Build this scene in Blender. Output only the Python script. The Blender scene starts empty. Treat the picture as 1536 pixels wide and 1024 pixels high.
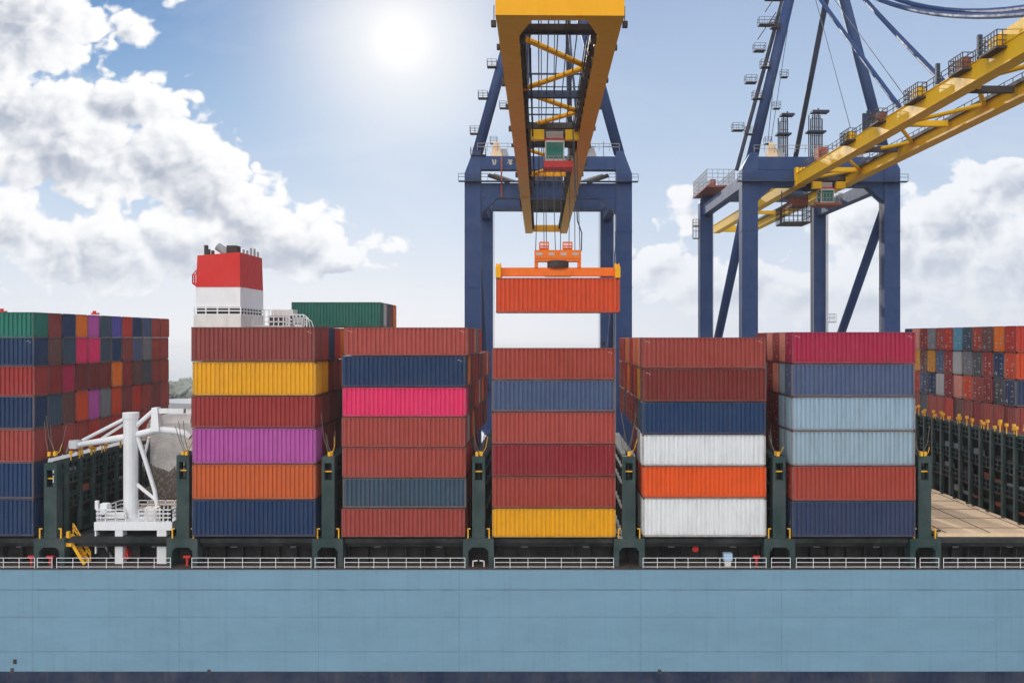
import bpy, math, random
from mathutils import Vector, Matrix, Quaternion
random.seed(7)
C = bpy.context.scene.collection
SC = bpy.context.scene
# ------------------------------------------------------------------ picture geometry
F = 1307.0           # focal length in pixels of the 1536-wide photograph
PX, PY = 830.0, 507.0
D0 = 86.0            # camera to the ship's side
HC = 34.0            # camera height
def W(px, py, d):    # point seen at pixel (px,py) standing d metres behind the ship's side
    s = (D0 + d) / F
    return Vector(((px - PX) * s, d, HC + (PY - py) * s))
def lin(c):
    c = c / 255.0
    return c / 12.92 if c <= 0.04045 else ((c + 0.055) / 1.055) ** 2.4
def rgb(r, g, b, k=1.0):
    return tuple(min(0.9, lin(v) * k) for v in (r, g, b))

# ------------------------------------------------------------------ mesh builder
class MB:
    def __init__(s): s.v = []; s.f = []; s.mi = []; s.cur = 0
    def quad(s, a, b, c, d):
        n = len(s.v); s.v += [tuple(a), tuple(b), tuple(c), tuple(d)]; s.f.append((n, n+1, n+2, n+3)); s.mi.append(s.cur)
    def poly(s, pts, faces):
        n = len(s.v); s.v += [tuple(p) for p in pts]
        for f in faces: s.f.append(tuple(n + i for i in f)); s.mi.append(s.cur)
    def box(s, x0, x1, y0, y1, z0, z1):
        x0, x1 = min(x0, x1), max(x0, x1); y0, y1 = min(y0, y1), max(y0, y1); z0, z1 = min(z0, z1), max(z0, z1)
        p = [(x0,y0,z0),(x1,y0,z0),(x1,y1,z0),(x0,y1,z0),(x0,y0,z1),(x1,y0,z1),(x1,y1,z1),(x0,y1,z1)]
        s.poly(p, [(0,3,2,1),(4,5,6,7),(0,1,5,4),(1,2,6,5),(2,3,7,6),(3,0,4,7)])
        return s
    def frustum(s, a, b):   # two rectangles (x0,x1,y0,y1,z)
        p = [(a[0],a[2],a[4]),(a[1],a[2],a[4]),(a[1],a[3],a[4]),(a[0],a[3],a[4]),
             (b[0],b[2],b[4]),(b[1],b[2],b[4]),(b[1],b[3],b[4]),(b[0],b[3],b[4])]
        s.poly(p, [(0,3,2,1),(4,5,6,7),(0,1,5,4),(1,2,6,5),(2,3,7,6),(3,0,4,7)]); return s
    def prism(s, pts, y0, y1):   # xz outline extruded in y
        n = len(pts)
        p = [(x, y0, z) for x, z in pts] + [(x, y1, z) for x, z in pts]
        f = [tuple(range(n)), tuple(range(2*n-1, n-1, -1))] + [(i, i+n, (i+1)%n+n, (i+1)%n) for i in range(n)]
        s.poly(p, f); return s
    def bar(s, p, q, w, h=None):
        p, q = Vector(p), Vector(q); h = h or w
        d = q - p
        if d.length < 1e-6: return s
        d.normalize()
        up = Vector((0,0,1)) if abs(d.z) < 0.95 else Vector((0,1,0))
        a = d.cross(up).normalized(); b = a.cross(d).normalized()
        a *= w/2; b *= h/2
        P = [p-a-b, p+a-b, p+a+b, p-a+b, q-a-b, q+a-b, q+a+b, q-a+b]
        s.poly(P, [(0,3,2,1),(4,5,6,7),(0,1,5,4),(1,2,6,5),(2,3,7,6),(3,0,4,7)]); return s
    def tube(s, pts, r, n=8, r2=None):
        pts = [Vector(p) for p in pts]; m = len(pts)
        base = len(s.v)
        for i, p in enumerate(pts):
            d = (pts[min(i+1, m-1)] - pts[max(i-1, 0)])
            if d.length < 1e-9: d = Vector((0,0,1))
            d.normalize()
            up = Vector((0,0,1)) if abs(d.z) < 0.9 else Vector((0,1,0))
            a = d.cross(up).normalized(); b = a.cross(d)
            rr = r if r2 is None else r + (r2 - r) * i / max(1, m-1)
            for k in range(n):
                t = 2*math.pi*(k+.5)/n
                s.v.append(tuple(p + a*rr*math.cos(t) + b*rr*math.sin(t)))
        for i in range(m-1):
            for k in range(n):
                s.f.append((base+i*n+k, base+(i+1)*n+k, base+(i+1)*n+(k+1)%n, base+i*n+(k+1)%n)); s.mi.append(s.cur)
        s.f.append(tuple(base+k for k in range(n))); s.mi.append(s.cur)
        s.f.append(tuple(base+(m-1)*n+k for k in range(n-1,-1,-1))); s.mi.append(s.cur)
        return s
    def rail(s, pts, h=1.1, step=1.5, r=0.04, mids=(0.55,)):
        pts = [Vector(p) for p in pts]
        for z in (h,) + tuple(m*h for m in mids):
            for a, b in zip(pts, pts[1:]): s.bar(a+Vector((0,0,z)), b+Vector((0,0,z)), 2*r)
        for a, b in zip(pts, pts[1:]):
            k = max(1, round((b-a).length/step))
            for i in range(k+1): 
                q = a.lerp(b, i/k); s.bar(q, q+Vector((0,0,h+r)), 2*r)
        return s
    def build(s, name, mat, parent=None, origin=None, smooth=False, fix=True):
        me = bpy.data.meshes.new(name)
        o3 = Vector(origin) if origin is not None else Vector((0,0,0))
        me.from_pydata([(x-o3.x, y-o3.y, z-o3.z) for x, y, z in s.v], [], s.f)
        mats = mat if isinstance(mat, (list, tuple)) else [mat]
        for m in mats: me.materials.append(m)
        if len(mats) > 1: me.polygons.foreach_set('material_index', s.mi)
        if fix:
            import bmesh
            bm = bmesh.new(); bm.from_mesh(me); bmesh.ops.recalc_face_normals(bm, faces=bm.faces); bm.to_mesh(me); bm.free()
        if smooth: me.polygons.foreach_set('use_smooth', [True]*len(me.polygons))
        me.update()
        o = bpy.data.objects.new(name, me); C.objects.link(o)
        if parent is not None: o.parent = parent
        elif origin is not None: o.location = o3
        return o

def tag(o, label=None, cat=None, group=None, kind=None):
    if label: o['label'] = label
    if cat: o['category'] = cat
    if group: o['group'] = group
    if kind: o['kind'] = kind
    return o
def thing(name, label, cat, loc=(0,0,0), rz=0.0, group=None):
    o = bpy.data.objects.new(name, None); C.objects.link(o)
    o.location = loc; o.rotation_euler = (0,0,rz); o.empty_display_size = .5
    return tag(o, label, cat, group)
KIDS = {}
def kid(o):      # remember the tree of a prototype
    KIDS.setdefault(o.parent.name, []).append(o); return o
def copy_tree(o, parent=None):
    c = o.copy(); C.objects.link(c)
    if parent is not None: c.parent = parent
    for ch in KIDS.get(o.name, []): copy_tree(ch, c)
    return c

# ------------------------------------------------------------------ node helper
class NT:
    def __init__(s, tree): s.t = tree; s.n = tree.nodes; s.l = tree.links
    def new(s, typ, **kw):
        nd = s.n.new(typ)
        for k, v in kw.items(): setattr(nd, k, v)
        return nd
    def put(s, sock, v):
        if hasattr(v, 'is_output'): s.l.new(v, sock)
        elif v is not None:
            if hasattr(sock.default_value, '__len__') and not hasattr(v, '__len__'): v = (v,)*len(sock.default_value)
            if hasattr(v, '__len__') and len(sock.default_value) == 4 and len(v) == 3: v = tuple(v) + (1,)
            sock.default_value = v
    def m(s, op, a, b=None, c=None, clamp=False):
        nd = s.new('ShaderNodeMath', operation=op, use_clamp=clamp)
        for i, x in enumerate((a, b, c)):
            if x is not None: s.put(nd.inputs[i], x)
        return nd.outputs[0]
    def mix(s, f, a, b, typ='RGBA', blend='MIX'):
        nd = s.new('ShaderNodeMix', data_type=typ)
        if typ == 'RGBA': nd.blend_type = blend
        ins = [i for i in nd.inputs if i.enabled]
        s.put(ins[0], f); s.put(ins[1], a); s.put(ins[2], b)
        return [o for o in nd.outputs if o.enabled][0]
    def noise(s, vec, scale, detail=4, rough=.55, dist=0, out=0):
        nd = s.new('ShaderNodeTexNoise'); s.put(nd.inputs['Vector'], vec)
        nd.inputs['Scale'].default_value = scale; nd.inputs['Detail'].default_value = detail
        nd.inputs['Roughness'].default_value = rough; nd.inputs['Distortion'].default_value = dist
        return nd.outputs[out]
    def mrange(s, x, a, b, c=0, d=1, smooth=False):
        nd = s.new('ShaderNodeMapRange'); nd.interpolation_type = 'SMOOTHSTEP' if smooth else 'LINEAR'
        for i, v in enumerate((x, a, b, c, d)): s.put(nd.inputs[i], v)
        return nd.outputs[0]
    def sep(s, v):
        nd = s.new('ShaderNodeSeparateXYZ'); s.put(nd.inputs[0], v); return nd.outputs
    def comb(s, x, y, z=0.0):
        nd = s.new('ShaderNodeCombineXYZ')
        for i, v in enumerate((x, y, z)): s.put(nd.inputs[i], v)
        return nd.outputs[0]
    def vmul(s, v, k):
        nd = s.new('ShaderNodeVectorMath', operation='MULTIPLY'); s.put(nd.inputs[0], v); s.put(nd.inputs[1], k); return nd.outputs[0]
    def vadd(s, v, k):
        nd = s.new('ShaderNodeVectorMath', operation='ADD'); s.put(nd.inputs[0], v); s.put(nd.inputs[1], k); return nd.outputs[0]

def base_mat(name):
    m = bpy.data.materials.new(name); m.use_nodes = True
    nt = NT(m.node_tree); p = nt.n['Principled BSDF']
    return m, nt, p

RUST = rgb(95, 52, 34)
def paint(name, col, rough=.45, wear=.35, rust=RUST, streak=.5, bump=.15, metal=0.0, scale=1.0, use_obj=False, fade=.25):
    """painted steel: weather-faded patches, vertical run-off streaks, rust spots"""
    m, nt, p = base_mat(name)
    tc = nt.new('ShaderNodeTexCoord').outputs['Object']
    oi = nt.new('ShaderNodeObjectInfo')
    off = nt.vmul(nt.comb(oi.outputs['Random'], oi.outputs['Random'], oi.outputs['Random']), (91., 57., 33.))
    v = nt.vadd(nt.vmul(tc, scale), off)
    c0 = oi.outputs['Color'] if use_obj else tuple(col)
    big = nt.noise(v, .35, 5, .6)
    c1 = nt.mix(nt.mrange(big, .35, .75, 0, fade), c0, nt.mix(.5, c0, (.45, .44, .43)))
    dk = nt.noise(nt.vmul(v, (1, 1, .5)), 1.3, 6, .65)
    c1 = nt.mix(nt.mrange(dk, .45, .8, 0, wear), c1, nt.mix(.6, c1, (.03, .025, .02)))
    st = nt.noise(nt.vmul(v, (3.2, 3.2, .18)), 1.0, 5, .6)
    c1 = nt.mix(nt.mrange(st, .55, .8, 0, streak), c1, nt.mix(.5, c1, rust))
    if use_obj:
        sx = nt.sep(v)[0]; rn = nt.noise(nt.comb(nt.m('MULTIPLY', sx, 1.7), 0, 0), 1.6, 3, .7)
        c1 = nt.mix(nt.mrange(rn, .3, .7, .0, .32), c1, nt.vmul(c1, (.62, .60, .60)))
        sz = nt.sep(tc)[2]; edge = nt.m('MULTIPLY', nt.mrange(sz, .55, .05), nt.mrange(nt.noise(v, 1.9, 6, .7), .4, .7))
        c1 = nt.mix(nt.m('MULTIPLY', edge, .55), c1, nt.mix(.55, c1, rust))
    sp = nt.noise(v, 2.6, 8, .72)
    c1 = nt.mix(nt.mrange(sp, .64, .72, 0, min(1, wear*2)), c1, rust)
    nt.put(p.inputs['Base Color'], c1)
    nt.put(p.inputs['Roughness'], nt.mrange(dk, .3, .8, rough+.08, rough+.3)); p.inputs['Specular IOR Level'].default_value = .3
    p.inputs['Metallic'].default_value = metal
    if bump:
        b = nt.new('ShaderNodeBump'); b.inputs['Strength'].default_value = bump; b.inputs['Distance'].default_value = .05
        nt.put(b.inputs['Height'], nt.noise(v, 1.1, 4, .6)); nt.put(p.inputs['Normal'], b.outputs[0])
    return m
M = {}
K = 1.05
M['box'] = paint('container_paint', (1,1,1), .5, .28, streak=.45, use_obj=True, bump=.25, fade=.07)
M['boxframe'] = paint('container_frame_paint', (1,1,1), .5, .55, streak=.6, use_obj=True, bump=.1)
M['cast'] = paint('corner_casting_steel', rgb(96, 62, 48), .6, .5)
M['lockbar'] = paint('lock_bar_steel', rgb(190, 175, 165), .45, .5)
M['placard'] = paint('white_placard', rgb(190, 184, 176), .5, .4)
M['green'] = paint('dark_green_steel', rgb(34, 58, 58), .5, .4)
M['greendark'] = paint('coaming_green_steel', rgb(16, 25, 27), .6, .5)  # base colour darkened to hold the shadow under the container stacks
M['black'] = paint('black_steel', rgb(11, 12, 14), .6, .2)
M['white'] = paint('white_paint', rgb(232, 233, 236), .4, .15, streak=.2, fade=.1)
M['whitedirty'] = paint('off_white_paint', rgb(226, 222, 218), .45, .3, streak=.35)
M['navy'] = paint('navy_crane_paint', rgb(36, 63, 110), .45, .25, streak=.3, fade=.1)
M['navydark'] = paint('dark_navy_paint', rgb(38, 52, 78), .5, .3, streak=.3)
M['yellow'] = paint('yellow_crane_paint', rgb(252, 190, 18), .42, .12, streak=.2, fade=.0)
M['orangey'] = paint('boom_orange_paint', rgb(252, 172, 12), .42, .12, streak=.2, fade=.0)
M['spread'] = paint('spreader_orange_paint', rgb(245, 118, 26), .45, .3, streak=.25, fade=.08)
M['steel'] = paint('galvanised_steel', rgb(150, 152, 156), .5, .3)
M['darksteel'] = paint('greasy_dark_steel', rgb(58, 50, 48), .55, .5)
M['cable'] = paint('wire_rope', rgb(50, 54, 62), .5, .2)
M['red'] = paint('red_funnel_paint', rgb(205, 34, 30), .42, .18, streak=.2, fade=.1)
M['redfit'] = paint('red_fitting_paint', rgb(205, 40, 36), .45, .2)
M['yfit'] = paint('yellow_fitting_paint', rgb(250, 180, 26), .45, .3)
M['hatch'] = paint('tan_hatch_paint', rgb(236, 206, 170), .6, .3, streak=.3)
M['rod'] = paint('zinc_rod', rgb(120, 112, 104), .5, .4, metal=.2)
M['brown'] = paint('brown_rusty_panel', rgb(150, 78, 58), .55, .5)
M['boxblue'] = paint('pale_blue_box', rgb(170, 195, 225), .5, .2)
def plain(name, col, rough=.5, **kw):
    m, nt, p = base_mat(name); p.inputs['Roughness'].default_value = rough
    tc = nt.new('ShaderNodeTexCoord').outputs['Object']
    n = nt.noise(tc, 1.7, 6, .6)
    nt.put(p.inputs['Base Color'], nt.mix(nt.mrange(n, .3, .7), tuple(c*.75 for c in col), tuple(min(.9, c*1.2) for c in col)))
    for k, v in kw.items(): p.inputs[k].default_value = v
    return m
M['glass'] = plain('green_tinted_glass', rgb(38, 120, 108), .12)
M['deck'] = plain('deck_paint', rgb(70, 60, 56), .7)
M['quay'] = plain('quay_concrete', rgb(150, 148, 144), .85)
def tarp_mat():
    m, nt, p = base_mat('grey_tarpaulin'); tc = nt.new('ShaderNodeTexCoord').outputs['Object']
    n = nt.noise(tc, .6, 8, .65, 1.0)
    z_ = nt.sep(tc)[2]; cut = nt.mrange(nt.m('ADD', z_, nt.m('MULTIPLY', nt.noise(tc, .35, 5, .6), 5.0)), 5.9, 6.2)
    net = nt.mix(nt.mrange(nt.noise(tc, 3.0, 4, .7), .5, .62), rgb(104, 97, 90), rgb(160, 147, 132))
    nt.put(p.inputs['Base Color'], nt.mix(cut, net, nt.mix(nt.mrange(n, .35, .7), rgb(196, 194, 190), rgb(232, 230, 226))))
    p.inputs['Roughness'].default_value = .7
    b = nt.new('ShaderNodeBump'); b.inputs['Strength'].default_value = .8; b.inputs['Distance'].default_value = .3
    nt.put(b.inputs['Height'], nt.noise(tc, .9, 6, .6, 1.5)); nt.put(p.inputs['Normal'], b.outputs[0])
    return m
M['tarp'] = tarp_mat()
def hull_mat():
    m, nt, p = base_mat('hull_blue_paint'); tc = nt.new('ShaderNodeTexCoord').outputs['Object']
    x, y, z = nt.sep(tc)
    c = rgb(116, 152, 175)
    n1 = nt.noise(nt.vmul(tc, (.12, .12, .3)), 1., 6, .6)
    col = nt.mix(nt.mrange(n1, .3, .7), tuple(v*.93 for v in c), tuple(v*1.05 for v in c))
    n2 = nt.noise(nt.vmul(tc, (2.4, 1, .10)), 1., 6, .65)
    col = nt.mix(nt.mrange(n2, .5, .8, 0, .22), col, tuple(v*.55 for v in c))
    n3 = nt.noise(nt.vmul(tc, (.5, 1, 3.)), 1., 7, .7)
    col = nt.mix(nt.mrange(n3, .6, .75, 0, .12), col, tuple(v*1.35 for v in c))
    # weld seams as thin dark lines broken up by noise
    lines = None
    def near(coord, at, w):
        return nt.m('SUBTRACT', 1.0, nt.m('DIVIDE', nt.m('ABSOLUTE', nt.m('SUBTRACT', coord, at)), w), clamp=True)
    brk = nt.mrange(nt.noise(nt.vmul(tc, (.6, 1, 2.5)), 1., 3, .6), .3, .6, .35, 1)
    for at, k in ((HC-(881.5-PY)/15.2, .85), (HC-(922-PY)/15.2, .4), (HC-(973.5-PY)/15.2, .45)):
        l = nt.m('MULTIPLY', near(z, at, .075), k); lines = l if lines is None else nt.m('MAXIMUM', lines, l)
    for px in (54, 273, 480, 690, 960, 1170, 1490):
        l = nt.m('MULTIPLY', near(x, (px-PX)/15.2, .08), .28); lines = nt.m('MAXIMUM', lines, l)
    lines = nt.m('MULTIPLY', lines, brk)
    col = nt.mix(lines, col, (.03, .04, .05))
    # rust scuffs low on the side
    low = nt.mrange(z, 3.2, 1.3)
    n4 = nt.noise(nt.vmul(tc, (.9, 1, 1.6)), 1., 8, .75)
    col = nt.mix(nt.m('MULTIPLY', nt.mrange(n4, .68, .74), low), col, rgb(70, 50, 45))
    nt.put(p.inputs['Base Color'], col)
    p.inputs['Roughness'].default_value = .55
    b = nt.new('ShaderNodeBump'); b.inputs['Strength'].default_value = .35; b.inputs['Distance'].default_value = .25
    nt.put(b.inputs['Height'], nt.noise(nt.vmul(tc, (.45, .45, .5)), 1., 3, .5)); nt.put(p.inputs['Normal'], b.outputs[0])
    return m
M['hull'] = hull_mat()
M['boot'] = paint('navy_boot_topping', rgb(27, 42, 70), .5, .5, streak=.5, rust=rgb(120, 100, 90))

# ------------------------------------------------------------------ containers
L, WD, HB = 12.19, 2.44, 3.0
def corr_side(mb, a0, a1, z0, z1, at, axis, sgn, n, depth=.11):
    """corrugated panel between two z's. axis 'x': runs along x on the face y=at"""
    pts = []
    p = (a1-a0)/n
    for i in range(n):
        a = a0 + i*p
        pts += [(a, 0), (a+.52*p, 0), (a+.62*p, depth), (a+.90*p, depth)]
    pts.append((a1, 0))
    base = len(mb.v)
    for (t, d) in pts:
        o = at - sgn*d
        for z in (z0, z1): mb.v.append((t, o, z) if axis == 'x' else (o, t, z))
    for i in range(len(pts)-1):
        k = base + 2*i; mb.f.append((k, k+2, k+3, k+1)); mb.mi.append(mb.cur)
def shell_mesh(ends=True):
    mb = MB(); h = L/2
    corr_side(mb, -h+.16, h-.16, .16, HB-.1, .03, 'x', -1, 27)
    corr_side(mb, -h+.16, h-.16, .16, HB-.1, WD-.03, 'x', 1, 27)
    corr_side(mb, .14, WD-.14, .16, HB-.1, h-.04, 'y', 1, 6, .055)
    if ends: corr_side(mb, .14, WD-.14, .16, HB-.1, -h+.04, 'y', -1, 6, .055)
    # roof sheet and floor
    mb.quad((-h+.05,.04,HB-.05),(h-.05,.04,HB-.05),(h-.05,WD-.04,HB-.05),(-h+.05,WD-.04,HB-.05))
    mb.quad((-h+.05,.04,.1),(-h+.05,WD-.04,.1),(h-.05,WD-.04,.1),(h-.05,.04,.1))
    return mb
def frame_mesh():
    mb = MB(); h = L/2
    for sx in (-1, 1):
        for y0 in (0, WD-.15):
            x0 = -h if sx < 0 else h-.17
            mb.box(x0, x0+.17, y0, y0+.15, .12, HB-.12)
        x0 = -h if sx < 0 else h-.09
        mb.box(x0+.003, x0+.087, .15, WD-.15, HB-.12, HB-.003); mb.box(x0+.003, x0+.087, .15, WD-.15, 0.01, .16)
    for y0 in (0, WD-.09):
        mb.box(-h+.17, h-.17, y0+.003, y0+.087, HB-.1, HB-.003); mb.box(-h+.17, h-.17, y0+.003, y0+.087, .01, .17)
    for i in range(13): 
        x = -h + .6 + i*(L-1.2)/12
        mb.box(x-.06, x+.06, .09, WD-.09, .015, .095)
    return mb
def casting_mesh(): return MB().box(-.09, .09, -.085, .085, -.06, .06)
def door_mesh(side, var):
    rnd = random.Random(var*11+side)
    mb = MB(); h = L/2
    y0, y1 = (.16, WD/2-.012) if side == 0 else (WD/2+.012, WD-.16)
    mb.cur = 0; mb.box(-h+.012, -h+.055, y0, y1, .17, HB-.13)
    for z in (.75, 1.4, 2.05): mb.box(-h+.004, -h+.011, y0+.05, y1-.05, z, z+.2)
    mb.cur = 1
    for _ in range(rnd.randint(3, 6)):
        w = rnd.uniform(.18, .6); hh = rnd.uniform(.05, .14)
        y = rnd.uniform(y0+.08, y1-.08-w); z = rnd.uniform(.3, HB-.6)
        mb.box(-h-.003, -h+.003, y, y+w, z, z+hh)
    return mb
def bar_mesh(y):
    mb = MB(); h = L/2
    mb.bar((-h-.015, y, .1), (-h-.015, y, HB-.08), .05)
    for z in (.35, 1.3, 2.2): mb.box(-h-.035, -h+.003, y-.07, y+.07, z, z+.08)
    mb.bar((-h-.035, y, 1.15), (-h-.035, y+.3, 1.15), .035)
    return mb
HX = L/2
def proto_container(name, doors, castings):
    r = thing(name, 'x', 'container', (0, 0, -500))
    sh = shell_mesh(not doors).build('corrugated_panels', M['box'], r); kid(sh)
    kid(frame_mesh().build('frame', M['boxframe'], r))
    if castings:
        cm = None
        for z in (.062, HB-.062):
            for x in (-HX+.085, HX-.085):
                for y in (.08, WD-.08):
                    if cm is None: o = casting_mesh().build('corner_casting', M['cast'], r); cm = o.data
                    else: o = bpy.data.objects.new('corner_casting', cm); C.objects.link(o); o.parent = r
                    o.location = (x, y, z); kid(o)
    if doors:
        for s in (0, 1):
            d = door_mesh(s, doors).build('door', [M['box'], M['placard']], r); kid(d)
            for y in ((.42, .95) if s == 0 else (1.45, 1.98)):
                b = bar_mesh(y).build('locking_bar', M['boxframe'], d); kid(b)
    return r
PROTO = {'plain': proto_container('shipping_container', 0, False), 'front': proto_container('shipping_container', 0, True)}
for v in (1, 2, 3, 4): PROTO['door%d' % v] = proto_container('shipping_container', v, False)
PROTO['frontdoor'] = proto_container('shipping_container', 5, True)
USED = {}
COL = {  # sRGB as seen -> name
 'maroon': (134,60,56), 'yellow': (250,158,14), 'dark red': (146,48,46), 'purple': (176,82,158), 'burnt orange': (194,92,46),
 'navy blue': (26,54,92), 'brick red': (160,68,60), 'hot pink': (226,46,104), 'slate blue': (58,78,96), 'dull blue': (68,84,116),
 'wine red': (142,40,48), 'rust red': (164,66,52), 'dark brown red': (120,44,42), 'white': (216,218,224), 'bright orange': (236,88,22),
 'crimson': (168,36,72), 'steel blue': (74,88,120), 'pale blue': (150,174,192), 'light grey blue': (148,170,184), 'indigo': (82,76,152),
 'green': (26,108,94), 'pale green': (72,142,122), 'orange': (246,120,30), 'grey': (120,122,128), 'brown': (108,72,68), 'red': (186,58,44),
 'ink blue': (48,62,94), 'teal blue': (88,150,176), 'light grey': (176,176,178), 'dark grey': (78,80,88), 'salmon': (216,138,120), 'amber': (206,140,20), 'vermilion': (206,74,34), 'deep green': (24,100,88)}
KC = 1.12
SEEN_LABELS = {}
def container(kind, cname, xc, y, z, h, label, group='containers stacked on the ship', rz=0):
    p = PROTO[kind]
    base = p.name
    if kind not in USED: o = p; USED[kind] = 1
    else: o = copy_tree(p)
    c = rgb(*COL[cname], KC)
    j = random.Random(hash((round(xc, 2), round(y, 2), round(z, 2))) & 0xffff)
    f = j.uniform(.9, 1.1); c = tuple(min(.85, v*f) for v in c)
    o.location = (xc, y, z); o.scale = (1, 1, h/HB)
    def paintit(q):
        for ch in KIDS.get(base, []) if q is o else []: pass
    rec = [o]
    while rec:
        q = rec.pop()
        for ch in q.children if False else CH(q): 
            fr = ch.name.startswith('frame')
            pale = min(c) > .12; fc = [v*.45+w*.5 for v, w in zip(c, (.20, .13, .10))] if pale or (cname.endswith('blue') and j.random() < .5) else [v*.72+.015 for v in c]
            ch.color = (*(fc if fr else c), 1); rec.append(ch)
    n = SEEN_LABELS.get(label, 0); SEEN_LABELS[label] = n+1
    tag(o, label, 'container', group)
    return o
def CH(o):
    return [k for k in bpy.data.objects if False] if False else list(o.children)

ORD = ['', 'first', 'second', 'third', 'fourth', 'fifth', 'sixth', 'seventh', 'eighth', 'ninth', 'tenth', 'eleventh', 'twelfth', 'thirteenth', 'fourteenth', 'fifteenth', 'sixteenth']
def zof(py): return HC + (PY-py)/15.2
def xof(px): return (px-PX)/15.2
PITCH = 2.52
STK = {  # name: right/left edge px, tier lines, front colours
 'L':  dict(x1=51, ys=(468,507,549,594,644,693,748,804), where='stack at left edge',
            cols=['green','navy blue','dark red','navy blue','brick red','navy blue','navy blue']),
 'S1': dict(x0=288, x1=472.5, ys=(489.5,542,593,641,695,748.5,804.5), where='stack beside white deck crane',
            cols=['maroon','yellow','dark red','purple','burnt orange','navy blue']),
 'S2': dict(x0=513, x1=697.5, ys=(490,533,580,624.5,670.5,716,761.5,805), where='stack holding hot pink container',
            cols=['brick red','navy blue','hot pink','brick red','brick red','slate blue','brick red']),
 'S3': dict(x0=737.5, x1=924, ys=(521,569,617,665.5,714,761.5,805.5), where='stack below hanging container',
            cols=['rust red','dull blue','brick red','wine red','rust red','yellow']),
 'S4': dict(x0=964, x1=1149.5, ys=(505,552,602,651,698.5,746,805), where='stack with two white containers',
            cols=['brick red','dark brown red','navy blue','white','bright orange','white']),
 'S5': dict(x0=1188, x1=1372, ys=(497,545,594.5,645.5,698,750.5,805), where='stack topped by crimson container',
            cols=['crimson','steel blue','pale blue','light grey blue','rust red','ink blue']),
 'R':  dict(x0=1605, ys=(485.4,531,576.5,622,668,714,760,805), where='stack at far right edge', cols=None),
}
random.seed(21)
def stack_x(s):
    d = STK[s]
    return xof(d['x0'])+L/2 if 'x0' in d and s != 'L' else xof(d['x1'])-L/2
LENDS = [  # near to far, per tier from the top: columns behind the front row of the left stack
 ['maroon','navy blue','orange','purple','slate blue','indigo','red','navy blue','steel blue','brick red','rust red'],
 ['brown','slate blue','hot pink','hot pink','slate blue','navy blue','maroon','steel blue','grey','rust red','brick red'],
 ['dark red','crimson','dark brown red','dark brown red','dark brown red','orange','dark red','brown','dark grey','brick red','rust red'],
 ['slate blue','brown','vermilion','purple','grey','vermilion','maroon','red','brick red','maroon','brick red'],
 ['maroon','brick red','brick red','red','brick red','red','rust red','brick red','rust red','brick red','brick red'],
]
RENDS = {0: ['navy blue','salmon','dark red','grey','brick red','red','teal blue','slate blue','rust red','brown','orange','red'],
         1: ['grey','amber','brown','amber','steel blue','dark red','light grey','grey','dark grey','dark red','navy blue','vermilion'],
         2: ['dark grey','red','dull blue','navy blue','light grey','wine red','salmon','vermilion','brick red','dark red','dark grey','ink blue'],
         3: ['light grey','maroon','dark grey','brick red','brick red','red','brown','maroon','wine red','brick red','brick red','maroon'],
         4: ['navy blue','maroon','brown','brick red','maroon','brick red','brown','maroon','brown','brick red','maroon','red']}
MIXR = ['brick red','maroon','rust red','dark red','red','vermilion','orange','navy blue','slate blue','grey','brown','salmon','amber','light grey']
def put(s, tier, row, cname, kind, dx=0.0):
    d = STK[s]; zt, zb = zof(d['ys'][tier]-(1.2 if d['ys'][tier]==507 else 0)), zof(d['ys'][tier+1]-(1.2 if d['ys'][tier+1]==507 else 0))
    r = random.Random(hash((s, tier, row)) if False else (ord(s[0])*131+ord(s[-1])*17+tier*7+row*977))
    pos = '%s from top' % ORD[tier+1] if tier else 'top tier'
    if row == 0: lab = '%s container, front row, %s, %s' % (cname, pos, d['where'])
    else: lab = '%s container, %s row back, %s, %s' % (cname, ORD[row+1], pos, d['where'])
    return container(kind, cname, stack_x(s)+dx+(.22 if (s, tier) == ('S2', 0) else 0)+r.uniform(-.07, .07), row*PITCH+r.uniform(-.03, .03), zb+.004, zt-zb-(.008 if d['ys'][tier] == 507 or s == 'L' else .065), lab)
for s in ('L','S1','S2','S3','S4','S5'):
    for t, cn in enumerate(STK[s]['cols']): put(s, t, 0, cn, 'frontdoor' if s in ('S4','S5') else 'front')
for s_, t, sides in (('S2', 0, (-1, 1)), ('S2', 1, (1,)), ('S4', 0, (-1, 1)), ('S4', 1, (-1,)), ('S1', 0, (1,)), ('S5', 0, (-1, 1)), ('S3', 0, (1,)), ('L', 1, (1,))):
    lab_ = [o for o in bpy.data.objects if o.get('category') == 'container' and o.get('label', '').endswith(STK[s_]['where']) and 'front row' in o['label'] and (('%s from top' % ORD[t+1]) if t else 'top tier') in o['label']][0]
    for sd in sides:
        for q in range(2):
            x = sd*(HX-.55)-.2+q*.28; MB().box(x, x+.2-.06*q, .022, .036, HB-.42-.12*q, HB-.36-.12*q).build('marking_plate', M['placard'], lab_)
for t in range(5):
    for r, cn in enumerate(LENDS[t]):
        put('L', t, r+1, cn, 'plain')
rr = random.Random(3)
# stack 1: four rows seen at its right end
S1E = [['brick red','navy blue','red','orange'],['yellow','dark brown red','maroon','burnt orange'],['maroon','dark brown red','brown','slate blue'],['dark brown red','maroon','brown','dark grey'],['maroon','brick red'],['dark brown red','navy blue']]
for t, row in enumerate(S1E):
    for r, cn in enumerate(row): put('S1', t, r+1, cn, 'plain')
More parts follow.
